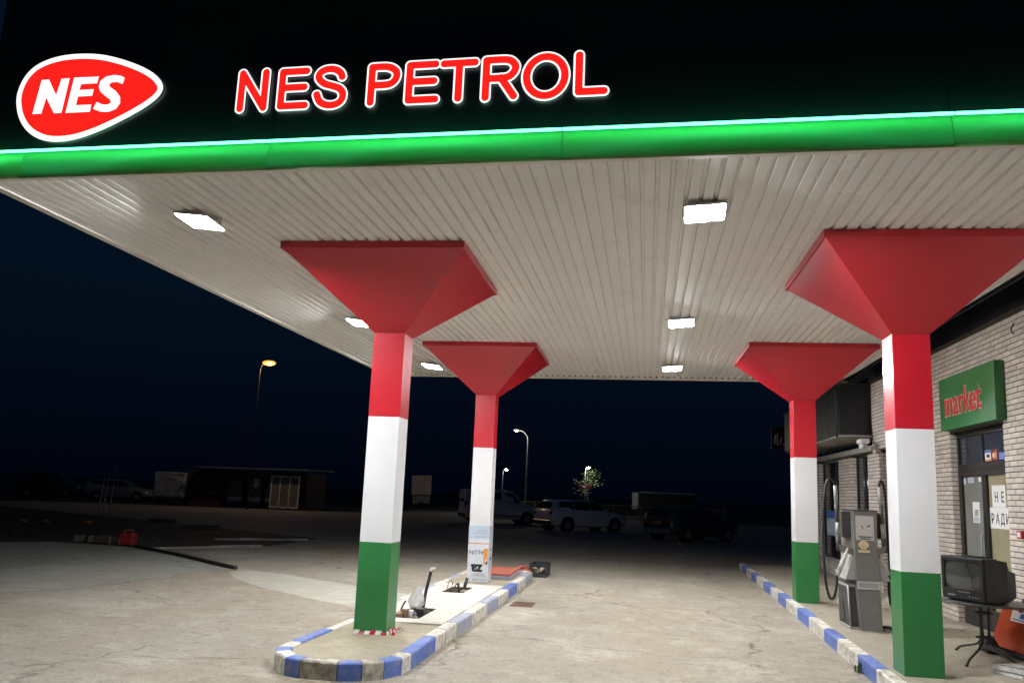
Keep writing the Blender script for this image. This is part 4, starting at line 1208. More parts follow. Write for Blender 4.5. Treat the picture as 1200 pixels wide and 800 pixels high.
# ================================================================ ISLAND THINGS
# hazard tape round the foot of the near left column
t = thing('hazard_tape', 'torn red and white hazard tape wrapped round near left column foot', 'tape', (0, 0, .137))
s = CS + .003
ring = [(-s, -s), (s, -s), (s, s)]
cnt = 0
for (ax, ay), (bx, by) in zip(ring, ring[1:]):
    n = 6
    for k_ in range(n):
        a0, a1 = k_ / n, (k_ + 1) / n
        p0 = Vector((ax + (bx - ax) * a0, ay + (by - ay) * a0, 0)); p1 = Vector((ax + (bx - ax) * a1, ay + (by - ay) * a1, 0))
        nrm = Vector(((by - ay), -(bx - ax), 0)).normalized()
        zt = .168 + random.uniform(-.014, .016); sh = (p1 - p0) * .45
        mb = MB(); q = [p0, p1, p1 + nrm * .004, p0 + nrm * .004]
        mb.hexa([v + Vector((0, 0, .138)) + nrm * .012 for v in q] + [v + sh * (.6 if k_ < n - 1 else 0) + Vector((0, 0, zt)) for v in q])
        obj('tape_stripe', mb, M['tape_red'] if cnt % 2 else M['paper'], t)
        cnt += 1
for k_ in range(7):
    mb = MB(); a = random.uniform(-.1, .12); x = s + random.uniform(.01, .06); y = random.uniform(-.2, .2)
    mb.hexa([(x, y, .138), (x + .035, y + .01, .138), (x + .03, y + .05, .14), (x - .005, y + .04, .14), (x + .005, y, .165), (x + .03, y + .012, .17), (x + .025, y + .05, .168), (x, y + .04, .16)])
    obj('torn_piece', mb, M['paper'] if k_ % 3 else M['tape_red'], t)

# junk in the pits
def rubble(P_, n):
    x0, x1, y0, y1 = P_
    t = thing('pit_rubble', 'broken brick and stone rubble filling the ' + ('near' if P_ is P1 else 'far') + ' open pit of the island', 'rubble', ((x0 + x1) / 2, (y0 + y1) / 2, 0), 0, 'rubble in the island pits')
    for k_ in range(n):
        c = (random.uniform(x0 + .05, x1 - .05), random.uniform(y0 + .06, y1 - .06), random.uniform(.03, .13))
        mb = MB(); mb.blob(c, random.uniform(.035, .075), 1, .3, (1.2, 1, .75)); obj('stone', mb, random.choice([M['stone'], M['wood'], M['pit'], M['rust']]), t)
rubble(P1, 20); rubble(P2, 24)
t = thing('pipe_stub', 'cluster of cut pipes and a black box in near pit', 'pipes', (.05, 1.4, .0))
for (p, q, r_, m) in (((-.03, 1.25, .02), (-.02, 1.22, .215), .028, 'rust'), ((.04, 1.35, .02), (.05, 1.33, .20), .03, 'steel'), ((.0, 1.6, .03), (.01, 1.58, .21), .025, 'rust'), ((.12, 1.2, .02), (.13, 1.2, .18), .022, 'dark_steel')):
    mb = MB(); mb.cyl(p, q, r_, 12); obj('pipe', mb, M[m], t)
mb = MB(); mb.box((.09, 1.42, .05), (.19, 1.60, .205), 0, None, .008); obj('junction_box', mb, M['dark_steel'], t)
mb = MB(); mb.box((-.09, 1.04, .03), (-.02, 1.5, .19), 0, Matrix.Identity(4), .006); obj('board', mb, M['wood'], t)
t = thing('black_hose', 'black hose with pale tip standing up out of near pit', 'hose', (.10, 1.75, .0))
mb = MB(); mb.tube(smooth_path([(.09, 1.72, .02), (.105, 1.74, .22), (.12, 1.76, .38), (.15, 1.79, .56), (.165, 1.80, .64)]), [.02] * 17, 10); obj('tube', mb, M['rubber'], t)
mb = MB(); mb.tube([(.16, 1.798, .628), (.17, 1.80, .66), (.215, 1.79, .672)], [.023, .021, .012], 10); obj('tip', mb, M['paper'], t)
t = thing('bent_cable', 'short bent black cable poking up beside near left column', 'cable', (-.07, 1.35, .1))
mb = MB(); mb.tube(smooth_path([(-.07, 1.30, .05), (-.075, 1.32, .18), (-.06, 1.35, .25), (-.035, 1.38, .30)]), .011, 8); obj('cable', mb, M['rubber'], t)
t = thing('plastic_bag', 'crumpled clear plastic bag over a pipe in near pit', 'plastic bag', (.07, 1.55, .1))
mb = MB()
rings = []
for k_, (z, r_) in enumerate(((.20, .06), (.24, .10), (.29, .095), (.35, .085), (.40, .065), (.44, .05), (.46, .02))):
    rings.append([mb.bm.verts.new((.055 + k_ * .006 + r_ * math.cos(a * math.pi / 8) * random.uniform(.75, 1.2), 1.50 + r_ * math.sin(a * math.pi / 8) * random.uniform(.75, 1.2), z + random.uniform(-.012, .012))) for a in range(16)])
for r0, r1 in zip(rings, rings[1:]):
    for k_ in range(16): mb.bm.faces.new((r0[k_], r0[(k_ + 1) % 16], r1[(k_ + 1) % 16], r1[k_]))
mb.bm.faces.new(rings[-1]); obj('bag', mb, M['bag'], t)
t = thing('pipe_stub', 'two black pipe ends leaning out of the far pit', 'pipes', (.05, 4.2, .0))
for (p, q, r_) in (((.08, 4.15, .05), (.06, 4.1, .27), .02), ((.09, 4.3, .05), (.17, 4.25, .33), .026)):
    mb = MB(); mb.cyl(p, q, r_, 10); obj('pipe', mb, M['dark_steel'], t)
mb = MB(); mb.tube(smooth_path([(-.1, 4.0, .1), (-.08, 4.05, .26), (-.05, 4.1, .30), (-.03, 4.15, .22)]), .006, 6); mb.tube(smooth_path([(-.05, 4.3, .1), (-.01, 4.3, .22), (.05, 4.25, .23)]), .01, 6); obj('wire', mb, M['rust'], t)
# red hatch slab behind far column
t = thing('hatch_cover', 'flat red hatch cover with blue edge behind far left column', 'hatch', (.3, 6.9, .135))
mb = MB(); mb.box((.0, 6.25, .136), (.555, 7.75, .155)); mb.box((.0, 6.25, .155), (.555, 7.75, .20), 0, None, .006); obj('blue_edge', mb, M['kerb_worn'], t)
mb = MB(); mb.box((.01, 6.26, .2005), (.545, 7.74, .235), 0, None, .008); obj('red_lid', mb, M['hatch_red'], t)
t = thing('crate', 'dark open crate of scrap at the far end of the island', 'crate', (.80, 8.9, .0))
x0, x1, y0, y1 = .62, .98, 8.55, 9.35
mb = MB(); mb.box((x0, y0, .0), (x1, y1, .02)); mb.box((x0, y0, .021), (x0 + .02, y1, .26)); mb.box((x1 - .02, y0, .021), (x1, y1, .26)); mb.box((x0 + .021, y1 - .02, .021), (x1 - .021, y1, .26)); mb.box((x0 + .021, y0, .20), (x1 - .021, y0 + .02, .26)); mb.box((x0 + .021, y0, .021), (x1 - .021, y0 + .02, .07)); obj('frame', mb, M['dark_steel'], t)
mb = MB(); mb.blob((.72, 8.75, .12), .09, 1, .3); mb.blob((.86, 8.8, .12), .08, 1, .3); obj('scrap', mb, M['stone'], t)
t = thing('scrap_pile', 'low heap of reddish broken stones beside the far crate', 'rubble', (.45, 8.7, 0))
for k_ in range(7):
    mb = MB(); mb.blob((.35 + random.uniform(-.2, .2), 8.65 + random.uniform(-.25, .3), .05 + random.uniform(0, .1)), random.uniform(.05, .1), 1, .3, (1.3, 1, .6)); obj('stone', mb, random.choice([M['hatch_red'], M['stone']]), t)
t = thing('drain_grate', 'rusty rectangular drain grate set in the ground right of island', 'drain grate', (1.08, 4.13, .0))
mb = MB(); mb.box((.905, 3.88, -.003), (.94, 4.39, .006)); mb.box((1.205, 3.88, -.003), (1.24, 4.39, .006)); mb.box((.941, 3.88, -.003), (1.204, 3.91, .006)); mb.box((.941, 4.36, -.003), (1.204, 4.39, .006)); obj('rim', mb, M['rust'], t)
for k_ in range(5):
    mb = MB(); mb.box((.945 + k_ * .054, 3.912, -.003), (.975 + k_ * .054, 4.358, .003)); obj('bar', mb, M['rust'], t)
mb = MB(); mb.box((.941, 3.911, -.0035), (1.204, 4.359, -.001)); obj('void', mb, M['rubber'], t)

# printed film round the foot of the far left column
FXc, FYc = .08, 5.80
t = thing('printed_film', 'bluish white printed wrap with upside down lettering round far left column', 'plastic wrap', (FXc, FYc, .137))
s = CS + .004
mb = MB(); 
for q0, q1 in (((-s, -s), (s, -s)), ((s, -s), (s, s)), ((s, s), (-s, s)), ((-s, s), (-s, -s))):
    for k_ in range(4):
        a = Vector((FXc + q0[0] + (q1[0] - q0[0]) * k_ / 4, FYc + q0[1] + (q1[1] - q0[1]) * k_ / 4, 0)); b = Vector((FXc + q0[0] + (q1[0] - q0[0]) * (k_ + 1) / 4, FYc + q0[1] + (q1[1] - q0[1]) * (k_ + 1) / 4, 0))
        mb.face([a + Vector((0, 0, .138)), b + Vector((0, 0, .138)), b + Vector((0, 0, 1.085)), a + Vector((0, 0, 1.085))])
bmesh.ops.remove_doubles(mb.bm, verts=list(mb.bm.verts), dist=.0002)
bmesh.ops.solidify(mb.bm, geom=list(mb.bm.faces), thickness=.002)
film = obj('wrap', mb, M['film'], t)
yf_ = FYc - s - .0035
def fbox(name, x0, x1, z0, z1, m):
    mb_ = MB(); mb_.box((FXc + x0, yf_, z0), (FXc + x1, yf_ + .0015, z1)); return obj(name, mb_, m, t)
fbox('blue_field', -s + .004, s - .004, .86, 1.08, M['film_blue'])
fbox('orange_line', -s + .002, s - .006, .775, .79, M['ink_orange'])
mb = MB()
for z, a, b in ((.985, -.04, .13), (.95, -.10, .15), (.27, -.05, .12), (.24, -.10, .14)): mb.box((FXc + a, yf_ - .0012, z), (FXc + b, yf_ - .0002, z + .012))
obj('text_lines', mb, M['steel'], t)
mb = MB()
for z, st in ((.885, -.06), (.165, -.08)):
    x = st
    while x < .13:
        w = random.uniform(.016, .03); mb.box((FXc + x, yf_ - .0012, z), (FXc + x + w, yf_ - .0002, z + random.uniform(.022, .032))); x += w + .018
obj('small_text', mb, M['steel'], t)
TR = frame((FXc, yf_ - .0004, 0), (-1, 0, 0), (0, 0, -1))     # upside-down writing
def rt_(x, z): T = TR.copy(); T.translation = Vector((FXc + x, yf_ - .0004, z)); return T
obj('lettering', text_mb('ALÜN', .095, rt_(.10, .665), .001, sx=1.05), M['ink'], t)
obj('large_lettering', text_mb('za', .235, rt_(.075, .425), .001, offset=.010, sx=.95), M['ink'], t)
mb = MB(); mb.box((FXc + .095, yf_ - .001, .52), (FXc + .165, yf_, .70)); mb.box((FXc + .095, yf_ - .001, .44), (FXc + .12, yf_, .5195)); obj('orange_mark', mb, M['ink_orange'], t)
mb = MB(); mb.prism([(.122, .44), (.165, .44), (.165, .515)], .001, frame((FXc, yf_, 0), (1, 0, 0), (0, 0, 1))); obj('black_corner', mb, M['ink'], t)
mb = MB(); mb.box((FXc + s + .0005, FYc - .05, .50), (FXc + s + .002, FYc + .05, .55)); mb.box((FXc + s + .0005, FYc - .08, .66), (FXc + s + .002, FYc + .02, .69)); obj('side_print', mb, M['ink'], t)

# weed by the right kerb, grit
t = thing('weed', 'small green weed growing at the blue kerb near right column', 'weed', (5.03, .36, 0))
mb = MB()
for k_ in range(16):
    a = random.uniform(0, 6.28); L0 = random.uniform(.06, .17); o = Vector((5.025 + random.uniform(-.025, .025), .36 + random.uniform(-.05, .05), 0)); d = Vector((math.cos(a) * .5, math.sin(a) * .5, 1)).normalized(); w = Vector((-math.sin(a), math.cos(a), 0)) * .009
    mb.face([o - w, o + w, o + d * L0 * .6 + w * 1.4, o + d * L0, o + d * L0 * .6 - w * 1.4])
obj('leaf', mb, M['weed'], t)
mb = MB()
for k_ in range(700):
    if k_ < 300:
        y = random.uniform(-3, 9); x = kx(y) - abs(random.gauss(0, .12)) - .012 if k_ % 2 else .735 + abs(random.gauss(0, .14)); 
        if k_ % 5 == 0: x = random.uniform(-.1, 5)
    else:
        x, y = random.uniform(-8, 5), random.uniform(-3.5, 9)
        if -.6 < x < .8 and y > -1.9: x -= 2
    r_ = random.choice([.003, .005, .007, .010])
    mb.hexa([(x, y, -.003), (x + r_, y + .2 * r_, -.003), (x + r_, y + r_, -.003), (x - .2 * r_, y + r_, -.003), (x + .2 * r_, y + .2 * r_, r_ * .6), (x + .8 * r_, y + .3 * r_, r_ * .7), (x + .7 * r_, y + .8 * r_, r_ * .5), (x, y + .7 * r_, r_ * .6)])
obj('gravel', mb, M['dull_white'], kind='stuff')

# ================================================================ LEFT YARD
t = thing('drain_pipe', 'dark pipe lying along the broken edge of left concrete', 'pipe', (-7, 8.6, 0))
mb = MB(); mb.tube([(-9.2, 10.4, .03), (-7.2, 8.85, .03), (-5.7, 7.5, .03), (-4.84, 6.75, .03)], .038, 10); obj('tube', mb, M['rubber'], t)
for (a, b, lb) in (((-8.6, 10.2), (-7.0, 12.75), 'low pale kerb edge running past the left end of the pipe'), ((-9.2, 14.4), (-7.05, 16.1), 'farther pale kerb edge at the dark yard boundary')):
    d = Vector((b[0] - a[0], b[1] - a[1])).normalized(); n_ = Vector((-d.y, d.x)) * .1
    t = thing('kerb_edge', lb, 'kerb', (a[0], a[1], 0), 0, 'pale kerb edges in the left yard')
    for k_ in range(4):
        p = Vector(a).lerp(Vector(b), k_ / 4 + .003); q = Vector(a).lerp(Vector(b), (k_ + 1) / 4 - .003); z = .05 + random.uniform(-.015, .015)
        mb = MB(); mb.hexa([(p.x, p.y, -.01), (q.x, q.y, -.01), (q.x + n_.x, q.y + n_.y, -.01), (p.x + n_.x, p.y + n_.y, -.01), (p.x, p.y, z), (q.x, q.y, z), (q.x + n_.x, q.y + n_.y, z), (p.x + n_.x, p.y + n_.y, z)])
        obj('kerb_stone', mb, M['yard_grey'], t)
t = thing('red_canister', 'red plastic canister on the soil edge left of the pipe', 'canister', (-9.75, 10.95, 0))
mb = MB(); mb.box((-9.92, 10.85, .0), (-9.58, 11.1, .30), 0, None, .03); obj('body', mb, M['ink_red'], t)
mb = MB(); mb.tube([(-9.85, 10.97, .30), (-9.85, 10.97, .36), (-9.65, 10.97, .36), (-9.65, 10.97, .30)], .016, 8); obj('handle', mb, M['hatch_red'], t)
mb = MB(); mb.cyl((-9.62, 10.9, .29), (-9.6, 10.88, .34), .025, 10); obj('cap', mb, M['ink'], t)
t = thing('timber_scrap', 'rotten timber offcuts lying left of the red canister', 'scrap wood', (-10.3, 10.9, 0))
for k_ in range(4):
    T = Matrix.Translation((-10.1 - k_ * .28, 10.95 + random.uniform(-.1, .1), .02)) @ Matrix.Rotation(random.uniform(-1, 1), 4, 'Z') @ Matrix.Rotation(random.uniform(-.15, .1), 4, 'Y')
    mb = MB(); mb.box((-.22, -.07, 0), (.22, .07, .16), 0, T, .01); obj('offcut', mb, M['pit'], t)
t = thing('rusty_posts', 'three thin rusty poles standing together at the yard edge', 'posts', (-11, 11.6, 0))
for k_, (dx, h_) in enumerate(((-.12, 1.75), (.0, 1.95), (.16, 1.9))):
    mb = MB(); mb.tube([(-11 + dx, 11.6 + .05 * k_, -.01), (-11 + dx + .12, 11.6, h_)], .014, 8); obj('pole', mb, M['dark_steel'], t)
for (cx, cy, w, d, lb) in ((-15.6, 22.6, 1.1, .6, 'low concrete slab edge lying farther out in the dark left yard'), (-12.5, 20.0, 1.2, .7, 'pale topped concrete slab lying in dark yard below the kiosk')):
    t = thing('concrete_slab', lb, 'slab', (cx, cy, 0), .4, 'concrete slabs in the dark yard')
    mb = MB(); T = WM[t]; mb.box((-w / 2, -d / 2, .12), (w / 2, d / 2, .17), 0, T, .01); obj('slab', mb, M['yard_grey'], t)
    mb = MB(); mb.box((-w / 2 + .06, -d / 2 + .05, -.01), (w / 2 - .06, d / 2 - .05, .119), 0, T); obj('base', mb, M['rubber'], t)
for (cx, cy, m, lb) in ((-17.8, 17.7, 'yard_grey', 'crumpled pale rubbish scrap at the far left of yard'), (-17.5, 18.4, 'yard_grey', 'smaller pale rubbish scrap right of the crumpled one'), (-16.3, 19.0, 'ink_orange', 'yellowish rubbish scrap lying in the left yard grass')):
    mb = MB(); mb.blob((cx, cy, .05), .10, 2, .4, (1.3, 1, .6)); tag(obj('rubbish', mb, M[m]), lb, 'rubbish', 'rubbish in the left yard')
# yard weeds as one mass
mb = MB()
for k_ in range(2600):
    x = random.uniform(-34, -9.5); y = random.uniform(11.3, 40)
    if x > -10.5 - (y - 11) * .9 + random.uniform(-1, 1) and y > 18: continue
    if (y > 20 and x > -8.5 - y * .55): continue
    h_ = random.uniform(.03, .10); a = random.uniform(0, 3.14); w = Vector((math.cos(a), math.sin(a), 0)) * random.uniform(.01, .03); o = Vector((x, y, -.012)); tt = Vector((random.uniform(-.08, .08), random.uniform(-.08, .08), h_))
    mb.face([o - w, o + w, o + tt])
obj('rough_grass', mb, M['leaf'], kind='stuff')

# kiosk across the yard
t = thing('kiosk', 'low dark wooden kiosk with glazed front across the yard', 'kiosk', (-22, 46, 0))
mb = MB(); mb.box((-27.2, 45.4, 0), (-24.75, 49, 2.42)); mb.box((-24.74, 45.6, 0), (-18.85, 49, 2.4)); obj('wall', mb, M['kiosk'], t)
mb = MB(); mb.hexa([(-26.3, 44.4, 2.50), (-18.4, 44.4, 2.56), (-18.4, 49.4, 2.62), (-26.3, 49.4, 2.60), (-26.3, 44.4, 2.58), (-18.4, 44.4, 2.64), (-18.4, 49.4, 2.70), (-26.3, 49.4, 2.70)]); obj('roof', mb, M['kiosk_roof'], t)
for (x0, x1, z0, z1) in ((-24.4, -23.3, .15, 1.78), (-22.95, -21.95, .15, 1.82), (-21.75, -21.05, .15, 1.86)):
    mb = MB(); f = .05
    for a in ((x0, z0, x0 + f, z1), (x1 - f, z0, x1, z1), (x0 + f + .001, z0, x1 - f - .001, z0 + f), (x0 + f + .001, z1 - f, x1 - f - .001, z1)): mb.box((a[0], 45.54, a[1]), (a[2], 45.599, a[3]))
    w_ = obj('window', mb, M['kiosk'], t)
    mb = MB(); mb.box((x0 + .04, 45.57, z0 + .04), (x1 - .04, 45.58, z1 - .04)); obj('pane', mb, M['upvc'], w_)
    mb = MB(); mb.box((x0 + .06, 45.55, z0 + .06), (x1 - .06, 45.569, z0 + .27)); mb.box((x0 + .06, 45.55, z0 + .55), (x1 - .06, 45.569, z1 - .06)); obj('display', mb, M['yard_grey'], w_)
mb = MB(); mb.box((-22.55, 45.52, 1.36), (-22.2, 45.535, 1.92)); obj('poster', mb, M['upvc'], t)
mb = MB(); mb.box((-26.2, 45.3, .78), (-25.0, 45.39, .98)); obj('pale_sign', mb, M['wood'], t)
t = thing('white_door_frame', 'white three-pane glazed frame standing against the kiosk front', 'window frame', (-20, 44.9, 0))
mb = MB()
for x in (-21.0, -20.38, -19.72, -19.10): mb.box((x - .045, 44.8, .09), (x + .045, 44.88, 2.19))
mb.box((-20.954, 44.8, .09), (-19.146, 44.875, .2)); mb.box((-20.954, 44.8, 2.08), (-19.146, 44.875, 2.19)); obj('frame', mb, M['upvc'], t)
for x in (-20.69, -20.05, -19.41):
    mb = MB(); mb.box((x - .26, 44.835, .2), (x + .26, 44.845, 2.08)); obj('pane', mb, M['curtain_grey'], t)
t = thing('covered_stall', 'bulky load under a pale crumpled tarpaulin left of the kiosk', 'covered load', (-28.4, 46, 0))
mb = MB(); mb.box((-29.6, 45.2, .45), (-27.3, 47, 2.1), 0, None, .15)
bmesh.ops.subdivide_edges(mb.bm, edges=list(mb.bm.edges), cuts=2)
for v in mb.bm.verts: v.co += Vector((random.uniform(-.07, .07), random.uniform(-.07, .07), random.uniform(-.07, .07)))
obj('tarpaulin', mb, M['tarp'], t)
mb = MB()
for x in (-29.4, -27.5): mb.box((x - .05, 45.4, -.01), (x + .05, 46.8, .46))
obj('stand', mb, M['dark_steel'], t)

# ================================================================ VEHICLES
def make_car(label, cat, loc, yaw, paint, spec):
    t = thing(spec['name'], label, cat, loc, yaw)
    T = WM[t]
    L_, W, st = spec['L'], spec['W'], spec['st']
    mb = MB()
    rings = []
    for (x, zb, zs, zr, w, wr) in st:   # station: x, underside, belt, roof, half width at belt, at roof
        pts = [(w * .82, zb), (w * .97, zb + .10), (w, zb + (zs - zb) * .5), (w * .965, zs), (wr, max(zs + .002, zr - .05)), (wr * .8, max(zs + .004, zr)), ]
        rings.append([mb.bm.verts.new(T @ Vector((x, -a, b))) for a, b in pts] + [mb.bm.verts.new(T @ Vector((x, a, b))) for a, b in reversed(pts)])
    for r0, r1 in zip(rings, rings[1:]):
        n = len(r0)
        for k_ in range(n):
            f = mb.bm.faces.new((r0[k_], r0[(k_ + 1) % n], r1[(k_ + 1) % n], r1[k_])); f.smooth = True
    mb.bm.faces.new(rings[0][::-1]); mb.bm.faces.new(rings[-1])
    body = obj('body', mb, paint, t)
    for sd in (-1, 1):
        for poly in spec['win']:
            mb = MB()
            pts = [T @ Vector((x, sd * (y + .012), z)) for x, y, z in poly]; ins_ = [T @ Vector((x, sd * (y - .02), z)) for x, y, z in poly]
            a = [mb.bm.verts.new(p) for p in pts]; b = [mb.bm.verts.new(p) for p in ins_]
            mb.bm.faces.new(a); mb.bm.faces.new(b[::-1])
            for k_ in range(len(a)): mb.bm.faces.new((a[k_], a[(k_ + 1) % len(a)], b[(k_ + 1) % len(a)], b[k_]))
            obj('side_window', mb, M['car_glass'], t)
    for nm, poly in (('windscreen', spec['ws']), ('rear_window', spec['rw'])):
        mb = MB(); v = [Vector(p) for p in poly]; n_ = (v[1] - v[0]).cross(v[2] - v[1]).normalized()
        if (n_.x > 0) != (nm == 'windscreen'): n_ = -n_
        a = [mb.bm.verts.new(T @ (p + n_ * .016)) for p in v]; b = [mb.bm.verts.new(T @ (p - n_ * .02)) for p in v]
        mb.bm.faces.new(a); mb.bm.faces.new(b[::-1])
        for k_ in range(4): mb.bm.faces.new((a[k_], a[(k_ + 1) % 4], b[(k_ + 1) % 4], b[k_]))
        obj(nm, mb, M['car_glass'], t)
    for ax in spec['ax']:
        for sd in (-1, 1):
            y = sd * (W / 2 - .10); r_ = spec['wr']
            mb = MB(); mb.cyl(T @ Vector((ax, y - sd * .12, r_ + .03)), T @ Vector((ax, y + sd * .108, r_ + .03)), r_ + .06, 24); obj('wheel_arch', mb, M['rubber'], t)
            mb = MB(); mb.tube([T @ Vector((ax, y - sd * .1, r_)), T @ Vector((ax, y + sd * .09, r_)), T @ Vector((ax, y + sd * .118, r_))], [r_, r_, r_ * .9], 24); wh = obj('wheel', mb, M['rubber'], t)
            mb = MB(); mb.cyl(T @ Vector((ax, y + sd * .1185, r_)), T @ Vector((ax, y + sd * .126, r_)), r_ * .62, 20)
            obj('rim', mb, M['paint_silver'] if not spec.get('dark_rim') else M['steel'], wh)
            mb = MB()
            for k_ in range(5):
                a = k_ * 2 * math.pi / 5 + .3
                mb.cyl(T @ Vector((ax + math.cos(a) * r_ * .4, y + sd * .1265, r_ + math.sin(a) * r_ * .4)), T @ Vector((ax + math.cos(a) * r_ * .4, y + sd * .129, r_ + math.sin(a) * r_ * .4)), r_ * .12, 10)
            obj('rim_opening', mb, M['rubber'], wh)
    xr, xf = st[0][0], st[-1][0]
    for sd in (-1, 1):
        mb = MB(); q = spec['tl']; mb.box((xr - .012, sd * q[0] - .09, q[1]), (xr + .2, sd * q[0] + .09, q[2]), 0, T, .02); obj('tail_light', mb, M['tail'], t)
        q = spec['hl']; mb = MB(); mb.box((xf - .25, sd * q[0] - .14, q[1]), (xf + .01, sd * q[0] + .14, q[2]), 0, T, .03); obj('headlight', mb, M['head'], t)
        mb = MB(); q = spec['mir']; mb.box((q[0] - .06, sd * (q[1] + .03), q[2] - .06), (q[0] + .06, sd * (q[1] + .2), q[2] + .07), 0, T, .02) if sd > 0 else mb.box((q[0] - .06, -(q[1] + .2), q[2] - .06), (q[0] + .06, -(q[1] + .03), q[2] + .07), 0, T, .02); obj('mirror', mb, paint, t)
    mb = MB(); mb.box((xr - .05, -W * .42, .32), (xr + .12, W * .42, .52), 0, T, .03); obj('rear_bumper', mb, M['paint_dark'] if not spec.get('bump') else spec['bump'], t)
    mb = MB(); mb.box((xr - .058, -.26, .62 if not spec.get('npz') else spec['npz']), (xr - .03 if not spec.get('npz') else xr + .02, .26, (.62 if not spec.get('npz') else spec['npz']) + .12), 0, T); obj('number_plate', mb, M['paper'] if not spec.get('npm') else spec['npm'], t)
    mb = MB(); mb.box((-1.2, -(W / 2 + .004), spec['sill']), (1.25, -(W / 2 - .03), spec['sill'] + .07), 0, T, .01); mb.box((-1.2, W / 2 - .03, spec['sill']), (1.25, W / 2 + .004, spec['sill'] + .07), 0, T, .01); obj('side_trim', mb, M['paint_dark'] if spec.get('trim') else paint, t)
    return t
wagon = dict(name='estate_car', L=4.6, W=1.8, wr=.315, ax=(-1.38, 1.38), sill=.30,
    st=[(-2.28, .42, .78, .80, .74, .70), (-2.22, .30, .92, 1.02, .84, .74), (-2.0, .26, .98, 1.40, .875, .60), (-1.6, .24, .98, 1.47, .895, .62), (-.6, .22, .97, 1.50, .90, .64), (.35, .22, .96, 1.46, .90, .63), (.75, .22, .95, 1.26, .90, .66), (1.2, .24, .93, .99, .885, .72), (1.8, .26, .86, .90, .85, .66), (2.15, .30, .74, .78, .76, .58), (2.3, .36, .58, .60, .62, .5)],
    win=[[(-1.85, .80, 1.03), (-1.75, .665, 1.37), (-1.02, .675, 1.41), (-1.0, .835, 1.02)], [(-.94, .838, 1.02), (-.96, .675, 1.41), (-.12, .685, 1.42), (-.05, .838, 1.01)], [(.02, .838, 1.01), (-.04, .685, 1.42), (.34, .68, 1.39), (.98, .80, 1.01)]],
    ws=[(.44, -.52, 1.41), (.44, .52, 1.41), (1.14, .64, 1.02), (1.14, -.64, 1.02)], rw=[(-2.03, -.52, 1.34), (-2.03, .52, 1.34), (-2.2, .64, 1.04), (-2.2, -.64, 1.04)],
    tl=(.70, .78, .94), hl=(.56, .62, .76), mir=(.75, .84, 1.03))
make_car('white estate car parked side on, facing right, between van and dark car', 'car', (.12, 33.4, -.01), R(38.5), M['paint_white'], wagon)
van = dict(name='parked_van', L=4.4, W=1.78, wr=.32, ax=(-1.35, 1.36), sill=.42, trim=True,
    st=[(-2.15, .40, .95, 1.55, .80, .70), (-2.1, .28, 1.02, 1.80, .86, .76), (-1.5, .25, 1.04, 1.84, .88, .76), (0., .25, 1.04, 1.84, .88, .75), (.55, .25, 1.04, 1.78, .88, .72), (.85, .25, 1.04, 1.52, .88, .70), (1.25, .25, 1.03, 1.12, .87, .72), (1.75, .26, .95, 1.02, .83, .66), (2.05, .30, .80, .86, .74, .58), (2.18, .36, .6, .64, .64, .5)],
    win=[[(-.02, .80, 1.12), (-.02, .755, 1.66), (.5, .735, 1.66), (1.02, .80, 1.12)], [(-1.1, .82, 1.12), (-1.1, .78, 1.66), (-.15, .77, 1.66), (-.15, .82, 1.12)]],
    ws=[(.60, -.60, 1.70), (.60, .60, 1.70), (1.2, .66, 1.15), (1.2, -.66, 1.15)], rw=[(-2.12, -.6, 1.65), (-2.12, .6, 1.65), (-2.14, .6, 1.15), (-2.14, -.6, 1.15)],
    tl=(.74, .85, 1.15), hl=(.58, .70, .88), mir=(.95, .86, 1.12))
make_car('pale van half hidden behind the far left column, nose right', 'van', (-4.75, 38.5, -.01), R(24), M['paint_white'], van)
dk = dict(name='parked_car', L=4.3, W=1.72, wr=.31, ax=(-1.25, 1.28), sill=.28, dark_rim=True, npz=.70, npm=M['plate_yellow'], bump=M['chrome'],
    st=[(-2.15, .45, .80, .86, .74, .70), (-2.1, .30, .90, 1.02, .82, .74), (-1.85, .26, .96, 1.36, .845, .60), (-1.2, .24, .96, 1.42, .86, .62), (-.2, .22, .95, 1.43, .86, .62), (.3, .22, .95, 1.38, .86, .62), (.8, .22, .94, 1.08, .86, .68), (1.1, .24, .93, .98, .85, .70), (1.8, .26, .88, .92, .82, .64), (2.1, .30, .76, .80, .74, .56), (2.18, .36, .55, .6, .62, .5)],
    win=[[(-1.6, .79, 1.02), (-1.55, .67, 1.30), (-1.0, .68, 1.34), (-.98, .81, 1.01)], [(-.92, .81, 1.01), (-.94, .68, 1.34), (-.16, .68, 1.35), (-.1, .81, 1.0)], [(-.02, .81, 1.0), (-.08, .68, 1.35), (.26, .68, 1.32), (.82, .79, 1.0)]],
    ws=[(.36, -.52, 1.33), (.36, .52, 1.33), (1.02, .62, 1.01), (1.02, -.62, 1.01)], rw=[(-1.88, -.52, 1.30), (-1.88, .52, 1.30), (-2.08, .62, 1.04), (-2.08, -.62, 1.04)],
    tl=(.64, .70, .90), hl=(.56, .64, .78), mir=(.62, .82, 1.02))
make_car('dark car parked at right with glinting rear lights and bumper', 'car', (5.1, 28.3, -.01), R(46), M['paint_dark'], dk)
w2 = dict(wagon); w2['name'] = 'parked_car'
make_car('faint silver car parked in the dark beyond the rusty poles', 'car', (-34.3, 49, -.01), R(16), M['paint_silver'], w2)
v2 = dict(van); v2['name'] = 'parked_van'; v2['trim'] = False
make_car('dark van with pale roof edge at the far left of yard', 'van', (-40.5, 50, -.01), R(12), M['paint_dark'], v2)
